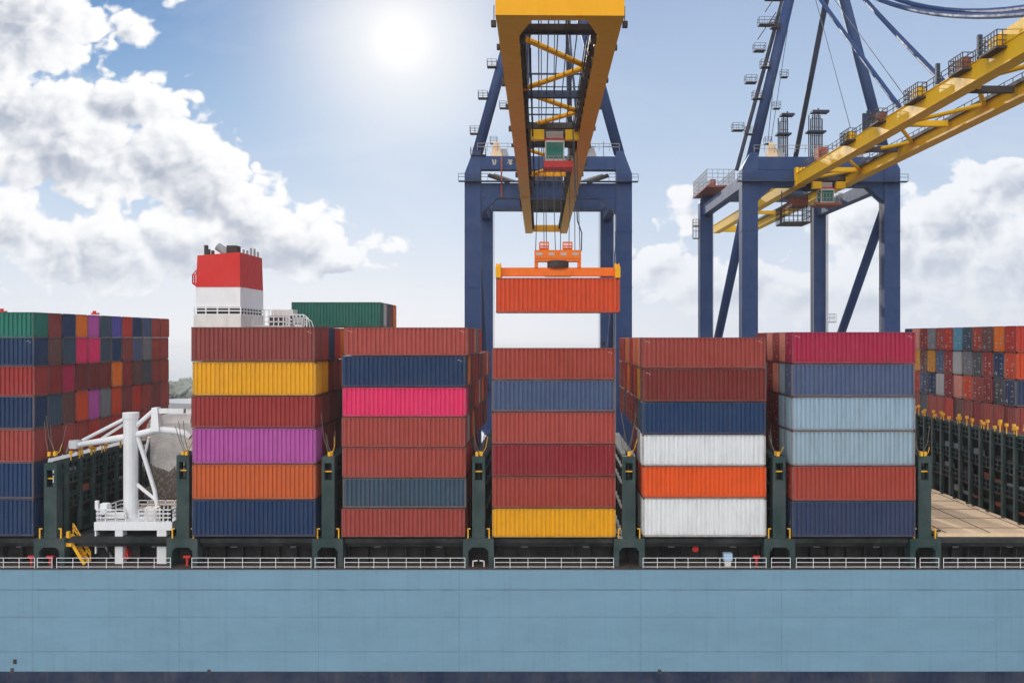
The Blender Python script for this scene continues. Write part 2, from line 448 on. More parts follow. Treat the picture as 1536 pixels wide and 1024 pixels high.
# five green-ended containers one tier higher at the back of stack 1
zg0, zg1 = 35.55, 39.0
for r, cn in enumerate(['deep green','light grey','dark grey','maroon','orange']):
    container('plain' if r else 'front', cn, xof(472.5)-.55-L/2+.2, 34+r*PITCH, zg0, zg1-zg0-.05,
              '%s container one tier higher behind the maroon top container, right of the funnel' % cn)
for r in range(5): put('S1', 0, 13+r, ['brown','maroon','dark grey','brick red','red'][r], 'plain') if r < 1 else None
# stack 2: right ends
for t in range(7):
    for r in range(1, 13 if t < 2 else (11 if t < 4 else 6)):
        cn = ['brick red','red','vermilion','light grey','brick red','orange','maroon','rust red','red','brick red','dark red','brown'][(r-1+t*5) % 12] if t else \
             ['brick red','red','salmon','grey','red','vermilion','rust red','brick red','red','maroon','brick red','red'][r-1]
        if t == 0 and r > 6: continue
        put('S2', t, r, cn, 'plain')
# stack 4 and 5: door ends on their left
for t in range(6):
    for r in range(1, 12 if t < 3 else 5):
        cn = [['salmon','orange','salmon','vermilion','red','salmon','orange','maroon','red','rust red','brick red'],
              ['amber','brick red','vermilion','maroon','red','orange','brick red','red','dark red','maroon','brick red'],
              ['slate blue','brown','maroon','brick red','dark red','maroon','red','dark grey','brick red','maroon','brown'],
              ['light grey','maroon','brown','dark red'],['vermilion','maroon','dark red','brown'],['light grey','brown','maroon','dark grey']][t][r-1]
        put('S4', t, r, cn, 'door%d' % (1+(r*3+t) % 4))
S5E = [['salmon','brick red','salmon','brick red','rust red'],['light grey blue','salmon','brick red','light grey','purple'],['pale blue','dark brown red','maroon','dark red','brown'],['light grey blue','dark brown red','maroon','brown'],['rust red','maroon','brown'],['ink blue','dark brown red','maroon']]
for t, row in enumerate(S5E):
    for r, cn in enumerate(row): put('S5', t, r+1, cn, 'door%d' % (1+(r+t*2) % 4))
# far right stack: container ends facing the empty bay
for t in range(5):
    for r in range(12): put('R', t, 15-r, RENDS[t][r], 'door%d' % (1+(r*3+t*5) % 4) if t < 3 else 'plain')

# hanging container
hc = container('front', 'vermilion', (-5.66+6.58)/2, .0, W(0, 469.0, 0).z, W(0,416.5,0).z-W(0,469.0,0).z,
          'orange red container hanging in the air from the orange spreader', group=None)
hc.scale.x = (6.58+5.66)/L

# ------------------------------------------------------------------ the ship
ship = thing('container_ship', 'long light blue container ship carrying stacked containers and dark green lashing bridges', 'ship', (0, 24, 0))
SO = ship.location
BEAM = 48.0
def hull_y(x, z=6):
    return -.6 + (max(0, x-43)/26.0)**2*3.2
xs = [-110, -80, -60, -40, -20, 0, 20, 43, 46, 49, 53, 58, 64, 72, 84]
ZG = 11.43; ZB = 1.37
def side(mb, z0, z1, off=0.0):
    for a, b in zip(xs, xs[1:]):
        mb.quad((a, hull_y(a)-off, z0), (b, hull_y(b)-off, z0), (b, hull_y(b)-off, z1), (a, hull_y(a)-off, z1))
mb = MB(); side(mb, ZB, ZG)
mb.quad((xs[0], BEAM, ZB), (xs[-1], BEAM, ZB), (xs[-1], BEAM, ZG), (xs[0], BEAM, ZG))
mb.quad((xs[0], -.6, ZB), (xs[0], BEAM, ZB), (xs[0], BEAM, ZG), (xs[0], -.6, ZG))
mb.quad((xs[-1], hull_y(xs[-1]), ZB), (xs[-1], BEAM, ZB), (xs[-1], BEAM, ZG), (xs[-1], hull_y(xs[-1]), ZG))
hull = mb.build('hull', M['hull'], ship, SO, smooth=False)
# object coordinates of the hull run from the ship's own origin; bring its mesh back so seams sit in world metres
for v in hull.data.vertices: v.co += SO
hull.location = -SO
mb = MB(); side(mb, .1, ZB, .006); mb.box(xs[0], xs[-1], BEAM-.2, BEAM+.006, .1, ZB)
side(mb, -3, .1, -.12)
mb.build('boot_topping', M['boot'], ship, SO)
for px, py in ((24, 1001), (317, 1003), (988, 1003), (28, 988)):
    MB().box(xof(px)-.16, xof(px)+.16, -.64, -.585, zof(py)-.22, zof(py)+.2).build('discharge_opening', M['darksteel'], ship, SO)
mb = MB()
for a, b in zip(xs, xs[1:]): mb.quad((a, hull_y(a)-.04, ZG-.0), (b, hull_y(b)-.04, ZG), (b, BEAM, ZG), (a, BEAM, ZG))
for a, b in zip(xs, xs[1:]): mb.quad((a, hull_y(a)-.04, ZG-.09), (b, hull_y(b)-.04, ZG-.09), (b, hull_y(b)-.04, ZG), (a, hull_y(a)-.04, ZG))
mb.build('deck', M['deck'], ship, SO)
# gap columns (lashing bridge ends) between the bays
GAPS = [73, 272.5, 491, 717.5, 944, 1170, 1389, 1590]
def coaming():
    mb = MB()
    for a, b in zip([-160]+GAPS, GAPS+[1720]):
        x0, x1 = xof(a)+1.6, xof(b)-1.6
        mb.box(x0, x1, .35, 46, 13.72, 14.18)            # hatch-level girder
        mb.box(x0, x1, .9, 2.4, 13.25, 13.71)
        k = 6
    return mb
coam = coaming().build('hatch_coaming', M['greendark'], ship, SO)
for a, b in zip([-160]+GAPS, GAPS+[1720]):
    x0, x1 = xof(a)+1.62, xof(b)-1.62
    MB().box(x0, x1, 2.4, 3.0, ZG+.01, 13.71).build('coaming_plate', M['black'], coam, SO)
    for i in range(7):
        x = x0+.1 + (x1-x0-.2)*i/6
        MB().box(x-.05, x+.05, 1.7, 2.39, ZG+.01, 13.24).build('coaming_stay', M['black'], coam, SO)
# dim fittings on the coaming
for a, b in zip([-160]+GAPS, GAPS+[1720]):
    for f in (.3, .72):
        x = xof(a+(b-a)*f); MB().box(x-.32, x+.32, 2.28, 2.39, 12.82, 12.92).build('lamp_tray', M['steel'], coam, SO)
# railings along the deck edge
segs = [(-40, 55), (59, 81), (88, 258), (290, 468), (474, 504), (518, 698), (742, 920), (964, 1148), (1156, 1184), (1193, 1371), (1378, 1406), (1413, 1572), (1600, 1700)]
for a, b in segs:
    n = max(1, round((b-a)/24)); mb = MB()
    x0, x1 = xof(a), xof(b); y = -.35
    pts = [Vector((x0+(x1-x0)*i/n, y, ZG)) for i in range(n+1)]
    for z in (.99, .56, .12): mb.bar(Vector((x0, y, ZG+z)), Vector((x1, y, ZG+z)), .045)
    for i, p in enumerate(pts):
        q = p + Vector((random.uniform(-.15, .15) if 0 < i < n else 0, 0, 0)); mb.bar(q, q+Vector((0, 0, 1.01)), .05)
    mb.build('railing', M['white'], ship, SO)

def lashing_bridge(px, ztop, depth, posts=True, kindside=-1, top0=685):
    x = xof(px); b = MB()
    zt = ztop
    hw = .63
    # end column with two window holes, portal foot
    zw0, zw1 = zt-2.35, zt-.65
    d0, d1 = .25, 1.3
    b.box(x-hw, x-.36, d0, d1, 14.2, zt); b.box(x+.36, x+hw, d0, d1, 14.2, zt)
    b.box(x-.36, x+.36, d0+.003, d1-.003, 14.2, zw0); b.box(x-.36, x+.36, d0+.003, d1-.003, zw1, zt-.003)
    fw = 1.52
    b.box(x-fw, x+fw, .05, 1.5, 13.35, 14.2)
    b.box(x-fw, x-fw+.52, .06, 1.49, ZG, 13.35); b.box(x+fw-.52, x+fw, .06, 1.49, ZG, 13.35)
    b.prism([(x-fw+.52, 13.35), (x-fw+.52, 12.95), (x-fw+.9, 13.35)], .07, 1.48)
    b.prism([(x+fw-.52, 13.35), (x+fw-.9, 13.35), (x+fw-.52, 12.95)], .07, 1.48)
    b.box(x-.1, x+.1, 1.3, 1.9, 14.2, zt-.2)
    br = b.build('lashing_bridge', M['green'], ship, SO)
    MB().box(x-1.62, x+1.62, 2.42, 2.98, ZG+.012, 14.19).build('bulkhead', M['black'], br, SO)  # black box added to hide the sunlit deck inside the portal foot
    MB().bar((x-.35, .5, (zw0+zw1)/2), (x+.35, .5, (zw0+zw1)/2), .12).build('twistlock_rack', M['yfit'], br, SO)
    for sx in (-1, 1):
        MB().bar((x+sx*1.05, .3, 14.2), (x+sx*1.05, .3, 15.2), .12).bar((x+sx*1.05, .3, 15.15), (x+sx*.8, .3, 15.15), .1).build('lifting_hook', M['yfit'], br, SO)
    # transverse frame running across the ship
    n = int((depth-1.5)/PITCH)
    zs = [14.2, 16.9, 19.4, zt-1.25]
    for i in range(n+1):
        y = 1.9+i*PITCH
        m = MB()
        if posts:
            m.box(x+kindside*.5, x+kindside*.88, y-.2, y+.2, 14.2, zt+.15)
        else: m.box(x-.5, x+.5, y-.15, y+.15, 14.2, zt-.3)
        m.build('post', M['green'], br, SO)
        if posts and kindside:
            xx = x+kindside*.75
            for _ in range(3):
                t = MB(); yy = y+random.uniform(-.9, .9); hh = random.uniform(.3, 1.1)
                t.bar((xx, yy, zt), (xx, yy, zt+hh), .09); t.box(xx-.14, xx+.14, yy-.16, yy+.16, zt+hh, zt+hh+.32)
                if random.random() < .85: t.build('yellow_lashing_fitting', M['yfit'], br, SO)
    yend = 1.9+n*PITCH
    for k, z in enumerate(zs):
        w = MB(); w.box(x-.7, x+.7, 1.75, yend, z-.16, z)
        w.build('walkway', M['green'] if k in (0, 3) else M['darksteel'], br, SO)
        if k and posts:
            g = MB().rail([(x+kindside*.72, 1.8, z), (x+kindside*.72, yend, z)], 1.1, 1.26, .045, (.5,))
            g.build('guard_rail', M['green'], br, SO)
    MB().box(x-.08 if not posts else x-kindside*.05-.03, x+.08 if not posts else x-kindside*.05+.03, 1.95, max(yend, 46 if not posts else yend), ZG+.02, zt-.4).build('wing_plate', M['black'], br, SO)  # black sheet added to darken the gap and block daylight through it
    top = MB().box(x-.62, x+.62, 1.75, yend, zt-.35, zt)
    top.build('top_beam', M['green'], br, SO)
    if posts:
        for i in range(n):
            y = 1.9+i*PITCH
            for z in (15.3, 18.0, 20.4):
                if random.random() < .75: MB().box(x+kindside*.1, x+kindside*.45, y+.3, y+2.2, z, z+random.uniform(.12, .7)).build('stowage_shelf', M[random.choice(['brown','darksteel','steel','green'])], br, SO)
    return br
LB = {}
LB['L'] = lashing_bridge(73, 21.6, 21, True, 1)
LB['1'] = lashing_bridge(272.5, 22.4, 6, False)
for g in (491, 717.5, 944, 1170): LB[g] = lashing_bridge(g, 22.3, 24, False)
LB['5'] = lashing_bridge(1389, 22.3, 10, False)
LB['R'] = lashing_bridge(1590, 23.6, 44, True, -1)
# hatch covers in the two empty bays
def hatch(name, px0, px1, y0, y1, lab):
    x0, x1 = xof(px0)+1.6, xof(px1)-1.0
    root = thing(name, lab, 'hatch cover', ((x0+x1)/2, (y0+y1)/2, 14.18), group='hatch covers of the ship')
    o = root.location
    p = MB().box(x0, x1, y0, y1, 14.19, 14.55); p.build('cover_plate', M['hatch'], root, o)
    for i in range(3):
        x = x0+.9+(x1-x0-1.8)*i/2
        MB().box(x-.05, x+.05, y0+.2, y1-.2, 14.55, 14.58).build('stiffener', M['darksteel'], root, o)
    for i in range(3):
        y = y0+2.4+(y1-y0-4.8)*i/2; MB().box(x0+.5, x1-.5, y-.06, y+.06, 14.553, 14.585).build('panel_seam', M['brown'], root, o)
    for i in range(5):
        y = y0+.6+(y1-y0-1.2)*i/4
        for x in (x0+.35, x1-.35): MB().box(x-.14, x+.14, y-.14, y+.14, 14.55, 14.72).build('container_socket', M['darksteel'], root, o)
for k, (a, b) in enumerate([(1.0, 15.6), (15.8, 30.4), (30.6, 45.5)]):
    hatch('hatch_cover', 1389, 1590, a, b, 'tan hatch cover in the right empty bay, %s the ship side' % ['nearest to', 'middle one from', 'farthest from'][k])
for k, (a, b) in enumerate([(14.0, 22.6), (22.8, 32.4)]):
    hatch('hatch_cover', 73, 272.5, a, b, ['tan hatch cover behind the white deck crane platform', 'tan hatch cover under the grey tarpaulin beyond the deck crane'][k])

# funnel and its deckhouse (part of the ship)
def funnel():
    d = 19.0
    def P(px, py): return W(px, py, d)
    x0, x1 = P(295, 0).x, P(359, 0).x; y0, y1 = d, d+8.3
    z = lambda py: P(0, py).z
    low = MB()
    low.box(x0-.3, x1+.25, y0-.15, y1, 30, z(472)); fn = low.build('funnel', M['whitedirty'], ship, SO)
    dk = MB().box(x0-.1, x1+.05, y0+.3, y1-.2, z(472), z(460)); dk.build('louvre_band', M['darksteel'], fn, SO)
    rl = MB()
    for zz in (z(461.5), z(466), z(471.5)):
        rl.bar((x0-.25, y0-.1, zz), (x1+.2, y0-.1, zz), .14); rl.bar((x1+.2, y0-.1, zz), (x1+.2, y1, zz), .14)
    for i in range(5): rl.bar((x0-.25+(x1-x0+.45)*i/4, y0-.1, z(472)), (x0-.25+(x1-x0+.45)*i/4, y0-.1, z(460)), .13)
    for i in range(9): rl.bar((x1+.2, y0+(y1-y0)*i/8, z(472)), (x1+.2, y0+(y1-y0)*i/8, z(460)), .11)
    rl.build('funnel_railing', M['white'], fn, SO)
    MB().box(x0-.12, x1+.12, y0, y1, z(460), z(430.5)).build('white_band', M['white'], fn, SO)
    t = MB()
    zt0 = z(383); zt1 = z(378)
    t.poly([(x0-.08,y0-.05,z(430.4)),(x1+.1,y0-.05,z(430.4)),(x1+.1,y1,z(430.4)),(x0-.08,y1,z(430.4)),
            (x0+.04,y0+.1,zt0),(x1-.0,y0+.1,zt1),(x1-.0,y1-.1,zt1),(x0+.04,y1-.1,zt0)],
           [(0,3,2,1),(4,5,6,7),(0,1,5,4),(1,2,6,5),(2,3,7,6),(3,0,4,7)])
    rd = t.build('red_casing', M['red'], fn, SO)
    MB().bar((x1+.06, y0, z(386)), (x1-.1, y1, z(386)), .1, .5).build('dark_seam', M['darksteel'], rd, SO) if False else None
    for px, py, w in ((302, 366, .5), (306, 372, .4), (312, 374, .4)):
        x = P(px, 0).x; MB().tube([(x, y0+1.5, zt0-.3), (x, y0+1.5, z(py))], w/2, 8).build('exhaust_pipe', M['darksteel'], fn, SO)
    x = P(323, 0).x; MB().tube([(x-.5, y0+2, z(367)), (x+.8, y0+2, z(378))], .5, 10).build('ventilator', M['steel'], fn, SO)
    x = P(334, 0).x; MB().box(x, x+1.25, y0+1.2, y0+2.6, zt1-.4, z(366.5)).build('exhaust_box', M['darksteel'], fn, SO)
    for i in range(5):
        x = x1-.2; yy = y0+2+i*1.3; MB().tube([(x, yy, zt1-.2), (x, yy, z(370)+random.uniform(-.3,.5))], .14, 6).build('exhaust_pipe', M['steel'], fn, SO)
    lad = MB()
    pts = [W(295,405,d), W(289,412,d), W(289,425,d), W(295,429,d)]
    for yy in (0, .6): lad.tube([p+Vector((0,yy,0)) for p in pts], .09, 6)
    for i in range(4):
        p = W(290, 412+4*i, d); lad.bar(p, p+Vector((.5,0,0)), .1)
    lad.build('side_ladder', M['redfit'], fn, SO)
    # platform with railings on the right
    P = lambda px, py: W(px, py, d+3.4)
    z = lambda py: P(0, py).z
    pl = MB(); px0 = x1+.3
    a, b2 = P(397, 0).x, P(465, 0).x
    pl.box(a-1.8, P(440,0).x, y0+3.5, y0+8, z(490), z(488)); pl.box(P(397,0).x, P(430,0).x, y0+6, y0+8, z(488), z(463))
    fp = pl.build('funnel_platform', M['whitedirty'], fn, SO)
    g = MB()
    for (xa, xb, zz, hh) in ((397, 433, 474, 17), (430, 456, 479, 15), (440, 461, 489, 20)):
        za = z(zz+8); zb = z(zz-hh+8)
        n = 5
        for i in range(n+1):
            x = P(xa+(xb-xa)*i/n, 0).x; g.bar((x, y0+3.2, z(490)), (x, y0+3.2, zb), .12)
        for f in (1, .6, .3): g.bar((P(xa,0).x, y0+3.2, z(490)+(zb-z(490))*f), (P(xb,0).x, y0+3.2, z(490)+(zb-z(490))*f), .12)
        g.tube([(P(xb,0).x, y0+3.2, zb), (P(xb,0).x+.5, y0+3.4, zb-.4), (P(xb,0).x+.7, y0+3.6, z(490))], .07, 6)
    g.build('platform_railing', M['white'], fp, SO)
    MB().box(P(398,0).x, P(412,0).x, y0+4.5, y0+6, z(488), z(473)).build('dark_vent', M['darksteel'], fp, SO)
    MB().box(P(417,0).x, P(433,0).x, y0+4.5, y0+6, z(488), z(473)).build('dark_vent', M['darksteel'], fp, SO)
funnel()

# yellow stairway by the railing on the left
yl = MB()
A, B = W(101, 803, .6), W(127, 846, .6)
for o in (0, .8): yl.bar(A+Vector((0,o,0)), B+Vector((0,o,0)), .18, .28)
for i in range(9):
    p = A.lerp(B, (i+.5)/9); yl.bar(p, p+Vector((0,.8,0)), .3, .08)
st = yl.build('stairway', M['yfit'], ship, SO)
h = MB(); h.rail([A+Vector((.1,.9,.1)), B+Vector((.1,.9,.1))], .9, .8, .05); h.build('handrail', M['yfit'], st, SO)
h = MB(); p = W(101, 815, .5); h.box(p.x-.55, p.x+.5, .3, 1.5, p.z-.25, p.z+.1); h.box(p.x-.12, p.x+.16, .5, .8, p.z, W(0,797,.5).z); h.build('stair_landing', M['yfit'], st, SO)

# ------------------------------------------------------------------ deck crane in the left empty bay
dc = thing('deck_crane', 'white ship deck crane with raised column and jib on a four legged platform', 'crane', tuple(W(197, 848, 3)))
DO = dc.location
zp0, zp1 = W(0,795,1.2).z, W(0,782.5,1.2).z
xa, xb = W(141,0,1.2).x, W(258,0,1.2).x
pf = MB().box(xa, xb, 1.2, 6.6, zp0, zp1); pf = pf.build('platform', M['white'], dc, DO)
for px0, px1 in ((172, 183.5), (235, 249)):
    for y in (1.25, 5.6):
        MB().box(W(px0,0,1.2).x, W(px1,0,1.2).x, y, y+.9, ZG, zp0).build('leg', M['white'], dc, DO)
MB().box(W(141,0,1.2).x+.02, W(143.5,0,1.2).x, 1.3, 1.5, ZG+1, zp0).build('leg', M['white'], dc, DO)
MB().bar(W(146, 798, 2), W(168, 836, 2), .16).build('brace', M['steel'], dc, DO)
MB().tube([W(212, 800, 3), W(212, 846, 3)], .45, 10).build('vent_pipe', M['greendark'], dc, DO)
rl = MB()
for ya in (1.3,):
    rl.rail([(xa+.1, ya, zp1), (W(188,0,1.2).x, ya, zp1)], 1.2, .9, .05, (.35,.68)); rl.rail([(W(207,0,1.2).x, ya, zp1), (xb-.1, ya, zp1)], 1.2, .9, .05, (.35,.68))
rl.rail([(xa+.1, 1.3, zp1), (xa+.1, 6.4, zp1), (xb-.1, 6.4, zp1), (xb-.1, 1.3, zp1)], 1.2, 1.0, .05, (.35,.68))
rl.build('railing', M['white'], dc, DO)
col = MB(); cx = W(196, 0, 3).x; yc = 1.6+2.2
zc0, zc1 = zp1, W(0, 618.5, 3.8).z
rc = (W(206.5,0,3.8).x-W(186,0,3.8).x)/2
cx = W(196.2, 0, 3.8).x
col.tube([(cx, yc, zc0+.05), (cx, yc, zc1-.6)], rc, 16)
col.tube([(cx, yc, zc1-.6), (cx, yc, zc1)], rc*1.14, 16)
col.tube([(cx, yc, zc0), (cx, yc, zc0+.3)], rc*1.3, 16)
cl = col.build('column', M['white'], dc, DO)
def T(pts, r0, r1=None, n=10, mat='white', name='jib_arm', par=dc, d=3.8):
    MB().tube([W(px, py, d) for px, py in pts], r0, n, r1).build(name, M[mat], par, DO, smooth=False)
T([(190, 655), (113, 667.5)], .36, .28)
T([(189, 627), (124, 660)], .2, .17); 
T([(189, 634), (153, 657)], .16, .14, name='jib_brace', d=4.3)
p0 = W(107, 660, 3.8); p1 = W(118, 672, 3.8)
tip = MB().box(p0.x, p1.x, 3.3, 4.3, p1.z, p0.z).build('jib_tip', M['white'], dc, DO)
MB().bar(W(106, 659, 3.6), W(99.5, 679, 3.6), .14).build('hook_block', M['steel'], tip, DO)
T([(204, 652), (239, 643.5)], .34, .36)
T([(239, 644), (262, 646), (279, 650), (286, 655)], .36, .34, name='counter_arm')
T([(205, 638), (232, 614)], .24, .22, name='mast_strut')
b = MB(); q0, q1 = W(230, 611, 3.8), W(240, 646, 3.8); b.frustum((q0.x-.05, q1.x+.15, 3.2, 4.4, q1.z), (q0.x, q1.x-.1, 3.4, 4.2, q0.z)); b.build('mast', M['white'], dc, DO)
q0, q1 = W(240, 612.5, 3.8), W(277, 621, 3.8); MB().box(q0.x, q1.x, 3.5, 4.1, q1.z+.1, q0.z).build('winch_arm', M['white'], dc, DO)
q0, q1 = W(240, 622, 4.6), W(286, 634, 4.6); MB().frustum((q0.x, q1.x, 4.5, 6.2, q1.z), (q0.x+.2, q1.x, 4.7, 6, q0.z)).build('winch_house', M['whitedirty'], dc, DO)
T([(204, 648), (218, 690), (232, 735), (237, 766)], .23, .2, name='diagonal_brace')
T([(205, 726), (232, 748)], .19, .16, name='short_brace')
T([(224, 655), (217, 682)], .16, .14, name='short_brace', d=4.5)
eq = MB(); q = W(143, 782, 1.6)
eq.box(q.x, q.x+.3, 1.5, 1.8, q.z, q.z+2.1); eq.box(q.x+.5, q.x+1.2, 1.5, 2.2, q.z+.9, q.z+1.8); eq.build('control_post', M['white'], pf, DO)
eq = MB(); q = W(214, 782, 1.6); eq.box(q.x, q.x+1.2, 2, 3, q.z, q.z+1.3); eq.tube([(q.x+1.6,2.5,q.z), (q.x+1.6,2.5,q.z+1.2)], .4, 10); eq.build('winch', M['whitedirty'], pf, DO)
eq = MB(); q = W(160, 782, 1.6); eq.tube([(q.x-.4,2.5,q.z+.45), (q.x+1.5,2.5,q.z+.45)], .35, 10); eq.build('winch', M['whitedirty'], pf, DO)
for px in (242, 248, 254):
    q = W(px, 782, 1.8); MB().tube([(q.x,1.9,q.z), (q.x,1.9,q.z+1.6)], .12, 8).build('gas_bottle', M['greendark'], pf, DO)

# tarpaulin-covered heap on the far hatch cover
def tarp():
    mb = MB(); nx, ny = 52, 44
    x0, x1 = -54.5, -41.5; y0, y1 = 19.0, 29.0
    def zf(u, v):
        ridge = 23.6 - 1.2*abs(u-.55)
        front = min(1, max(0, (v)/.5)); back = min(1, max(0, (1-v)/.25)); sd = min(1, u/.12, (1-u)/.12)
        k = front**.65*min(1, back)*max(.0, sd)
        return 14.7 + (ridge-14.7)*max(.0, k) + .35*math.sin(9*u+3*math.sin(5*v))*k + .22*math.sin(23*u*v+4)*k + .15*math.sin(31*v+11*u)*k
    g = [[(x0+(x1-x0)*i/nx, y0+(y1-y0)*j/ny, zf(i/nx, j/ny)) for i in range(nx+1)] for j in range(ny+1)]
    base = len(mb.v)
    for r in g: mb.v += r
    for j in range(ny):
        for i in range(nx):
            k = base+j*(nx+1)+i; mb.f.append((k, k+1, k+nx+2, k+nx+1)); mb.mi.append(0)
    o = mb.build('tarpaulin', M['tarp'], None, (-48, 24, 14.7), smooth=True)
    tag(o, 'wrinkled grey tarpaulin draped over deck cargo behind the white deck crane', 'tarpaulin')
tarp()

# lashing rods leaning in the gaps, one thing each
random.seed(5)
def rods(px, lab, n=5, left=True, right=True):
    x = xof(px)
    for i in range(n):
        sx = -1 if i % 2 == 0 else 1
        y = .5+.25*i
        a = Vector((x+random.uniform(-.25, .25), y, 22.3)); top = Vector((x+sx*random.uniform(.45, .95), y+random.uniform(-.1,.3), 22.3+random.uniform(1.6, 4.4)*(.45 if i == 1 else 1)))
        mid = a.lerp(top, .5)+Vector((sx*random.uniform(-.05, .25), 0, -.15))
        mat = M['yfit'] if i in (1,) else M['rod']
        r = thing('lashing_rod', '%s leaning above the green column %s' % ('yellow lashing rod' if i == 1 else 'thin metal lashing rod', lab), 'lashing rod', tuple(a), group='lashing rods %s' % lab)
        MB().tube([a, mid, top], .034, 6).build('rod', mat, r, a)
        MB().box(a.x-.13, a.x+.13, a.y-.1, a.y+.1, a.z, a.z+.42).build('turnbuckle', M['yfit'] if i < 3 else M['darksteel'], r, a)
rods(491, 'left of the hot pink stack'); rods(717.5, 'right of the hot pink stack', 6); rods(944, 'left of the two white containers', 6)
rods(1170, 'right of the two white containers'); rods(1389, 'right of the crimson topped stack', 5); rods(272.5, 'right of the white deck crane', 5)
rods(73, 'at the left edge stack', 5)

# small deck gear behind the railing
def hydrant(px, lab):
    x = xof(px); r = thing('fire_hydrant', lab, 'hydrant', (x, .6, ZG), group='red hydrants on deck'); o = r.location
    MB().tube([(x,.6,ZG), (x,.6,ZG+.9)], .12, 8).build('pipe', M['redfit'], r, o)
    MB().tube([(x-.35,.6,ZG+.85), (x+.35,.6,ZG+.85)], .14, 8).build('valve', M['redfit'], r, o)
for px, l in ((42, 'red deck hydrant below the stack at the left edge'), (277, 'red deck hydrant right of the deck crane legs'), (70, 'red deck hydrant inside the leftmost green portal foot'), (1137, 'red deck hydrant below the lowest white container')): hydrant(px, l)
x = xof(1047); o = MB().tube([(x, 1.5, 12.85), (x, 1.7, 12.85)], .32, 14).build('round_marker', M['redfit'], None, (x, 1.6, 12.85)); tag(o, 'small red round marker on the coaming below the white container', 'marker')
x = xof(1093); r = thing('deck_locker', 'pale blue locker box behind the railing below the white container', 'locker', (x, .4, ZG)); MB().box(x-.42, x+.42, .2, .9, ZG+.55, ZG+1.25).build('box', M['boxblue'], r, r.location); MB().box(x-.3, x+.3, .3, .8, ZG, ZG+.55).build('stand', M['whitedirty'], r, r.location)
q = W(188, 826, 2); o = MB().frustum((q.x-.5, q.x+.5, 1.6, 2.4, q.z-.7), (q.x-.1, q.x+.1, 1.9, 2.1, q.z+.9)).build('cargo_bag', M['redfit'], None, tuple(q)); tag(o, 'red bag hanging under the white deck crane platform', 'bag')
for sx in (-1, 1):
    x = xof(717.5)+sx*.55; o = MB().bar((x, .2, ZG), (x, .2, ZG+.55), .1).bar((x, .2, ZG+.55), (x+sx*-.45, .2, ZG+.6), .1).build('fairlead', M['whitedirty'], None, (x, .2, ZG)); tag(o, 'small white hooked fairlead in the green portal foot, %s one' % ('left' if sx < 0 else 'right'), 'fairlead')
q = W(905, 520.5, .8); r = thing('deck_lamp', 'small black lamp standing on the top rust red container', 'lamp', tuple(q)); MB().tube([(q.x,.8,q.z), (q.x,.8,q.z+.25)], .1, 8).build('stem', M['black'], r, q); MB().tube([(q.x,.8,q.z+.25), (q.x,.8,q.z+.55)], .2, 10).build('lamp_head', M['black'], r, q)
for px, lab in ((143, 'red twistlock lying on the purple topped part of the left stack'), (4, 'red twistlock lying on the green container at the left edge')):
    q = W(px, 0, 8 if px > 50 else .9); z = zof(468)-.03; o = MB().box(q.x-.35, q.x+.35, q.y-.2, q.y+.2, z, z+.18).tube([(q.x-.1,q.y,z+.18), (q.x-.1,q.y,z+.4)], .18, 8).build('twistlock', M['redfit'], None, (q.x, q.y, z)); tag(o, lab, 'twistlock')

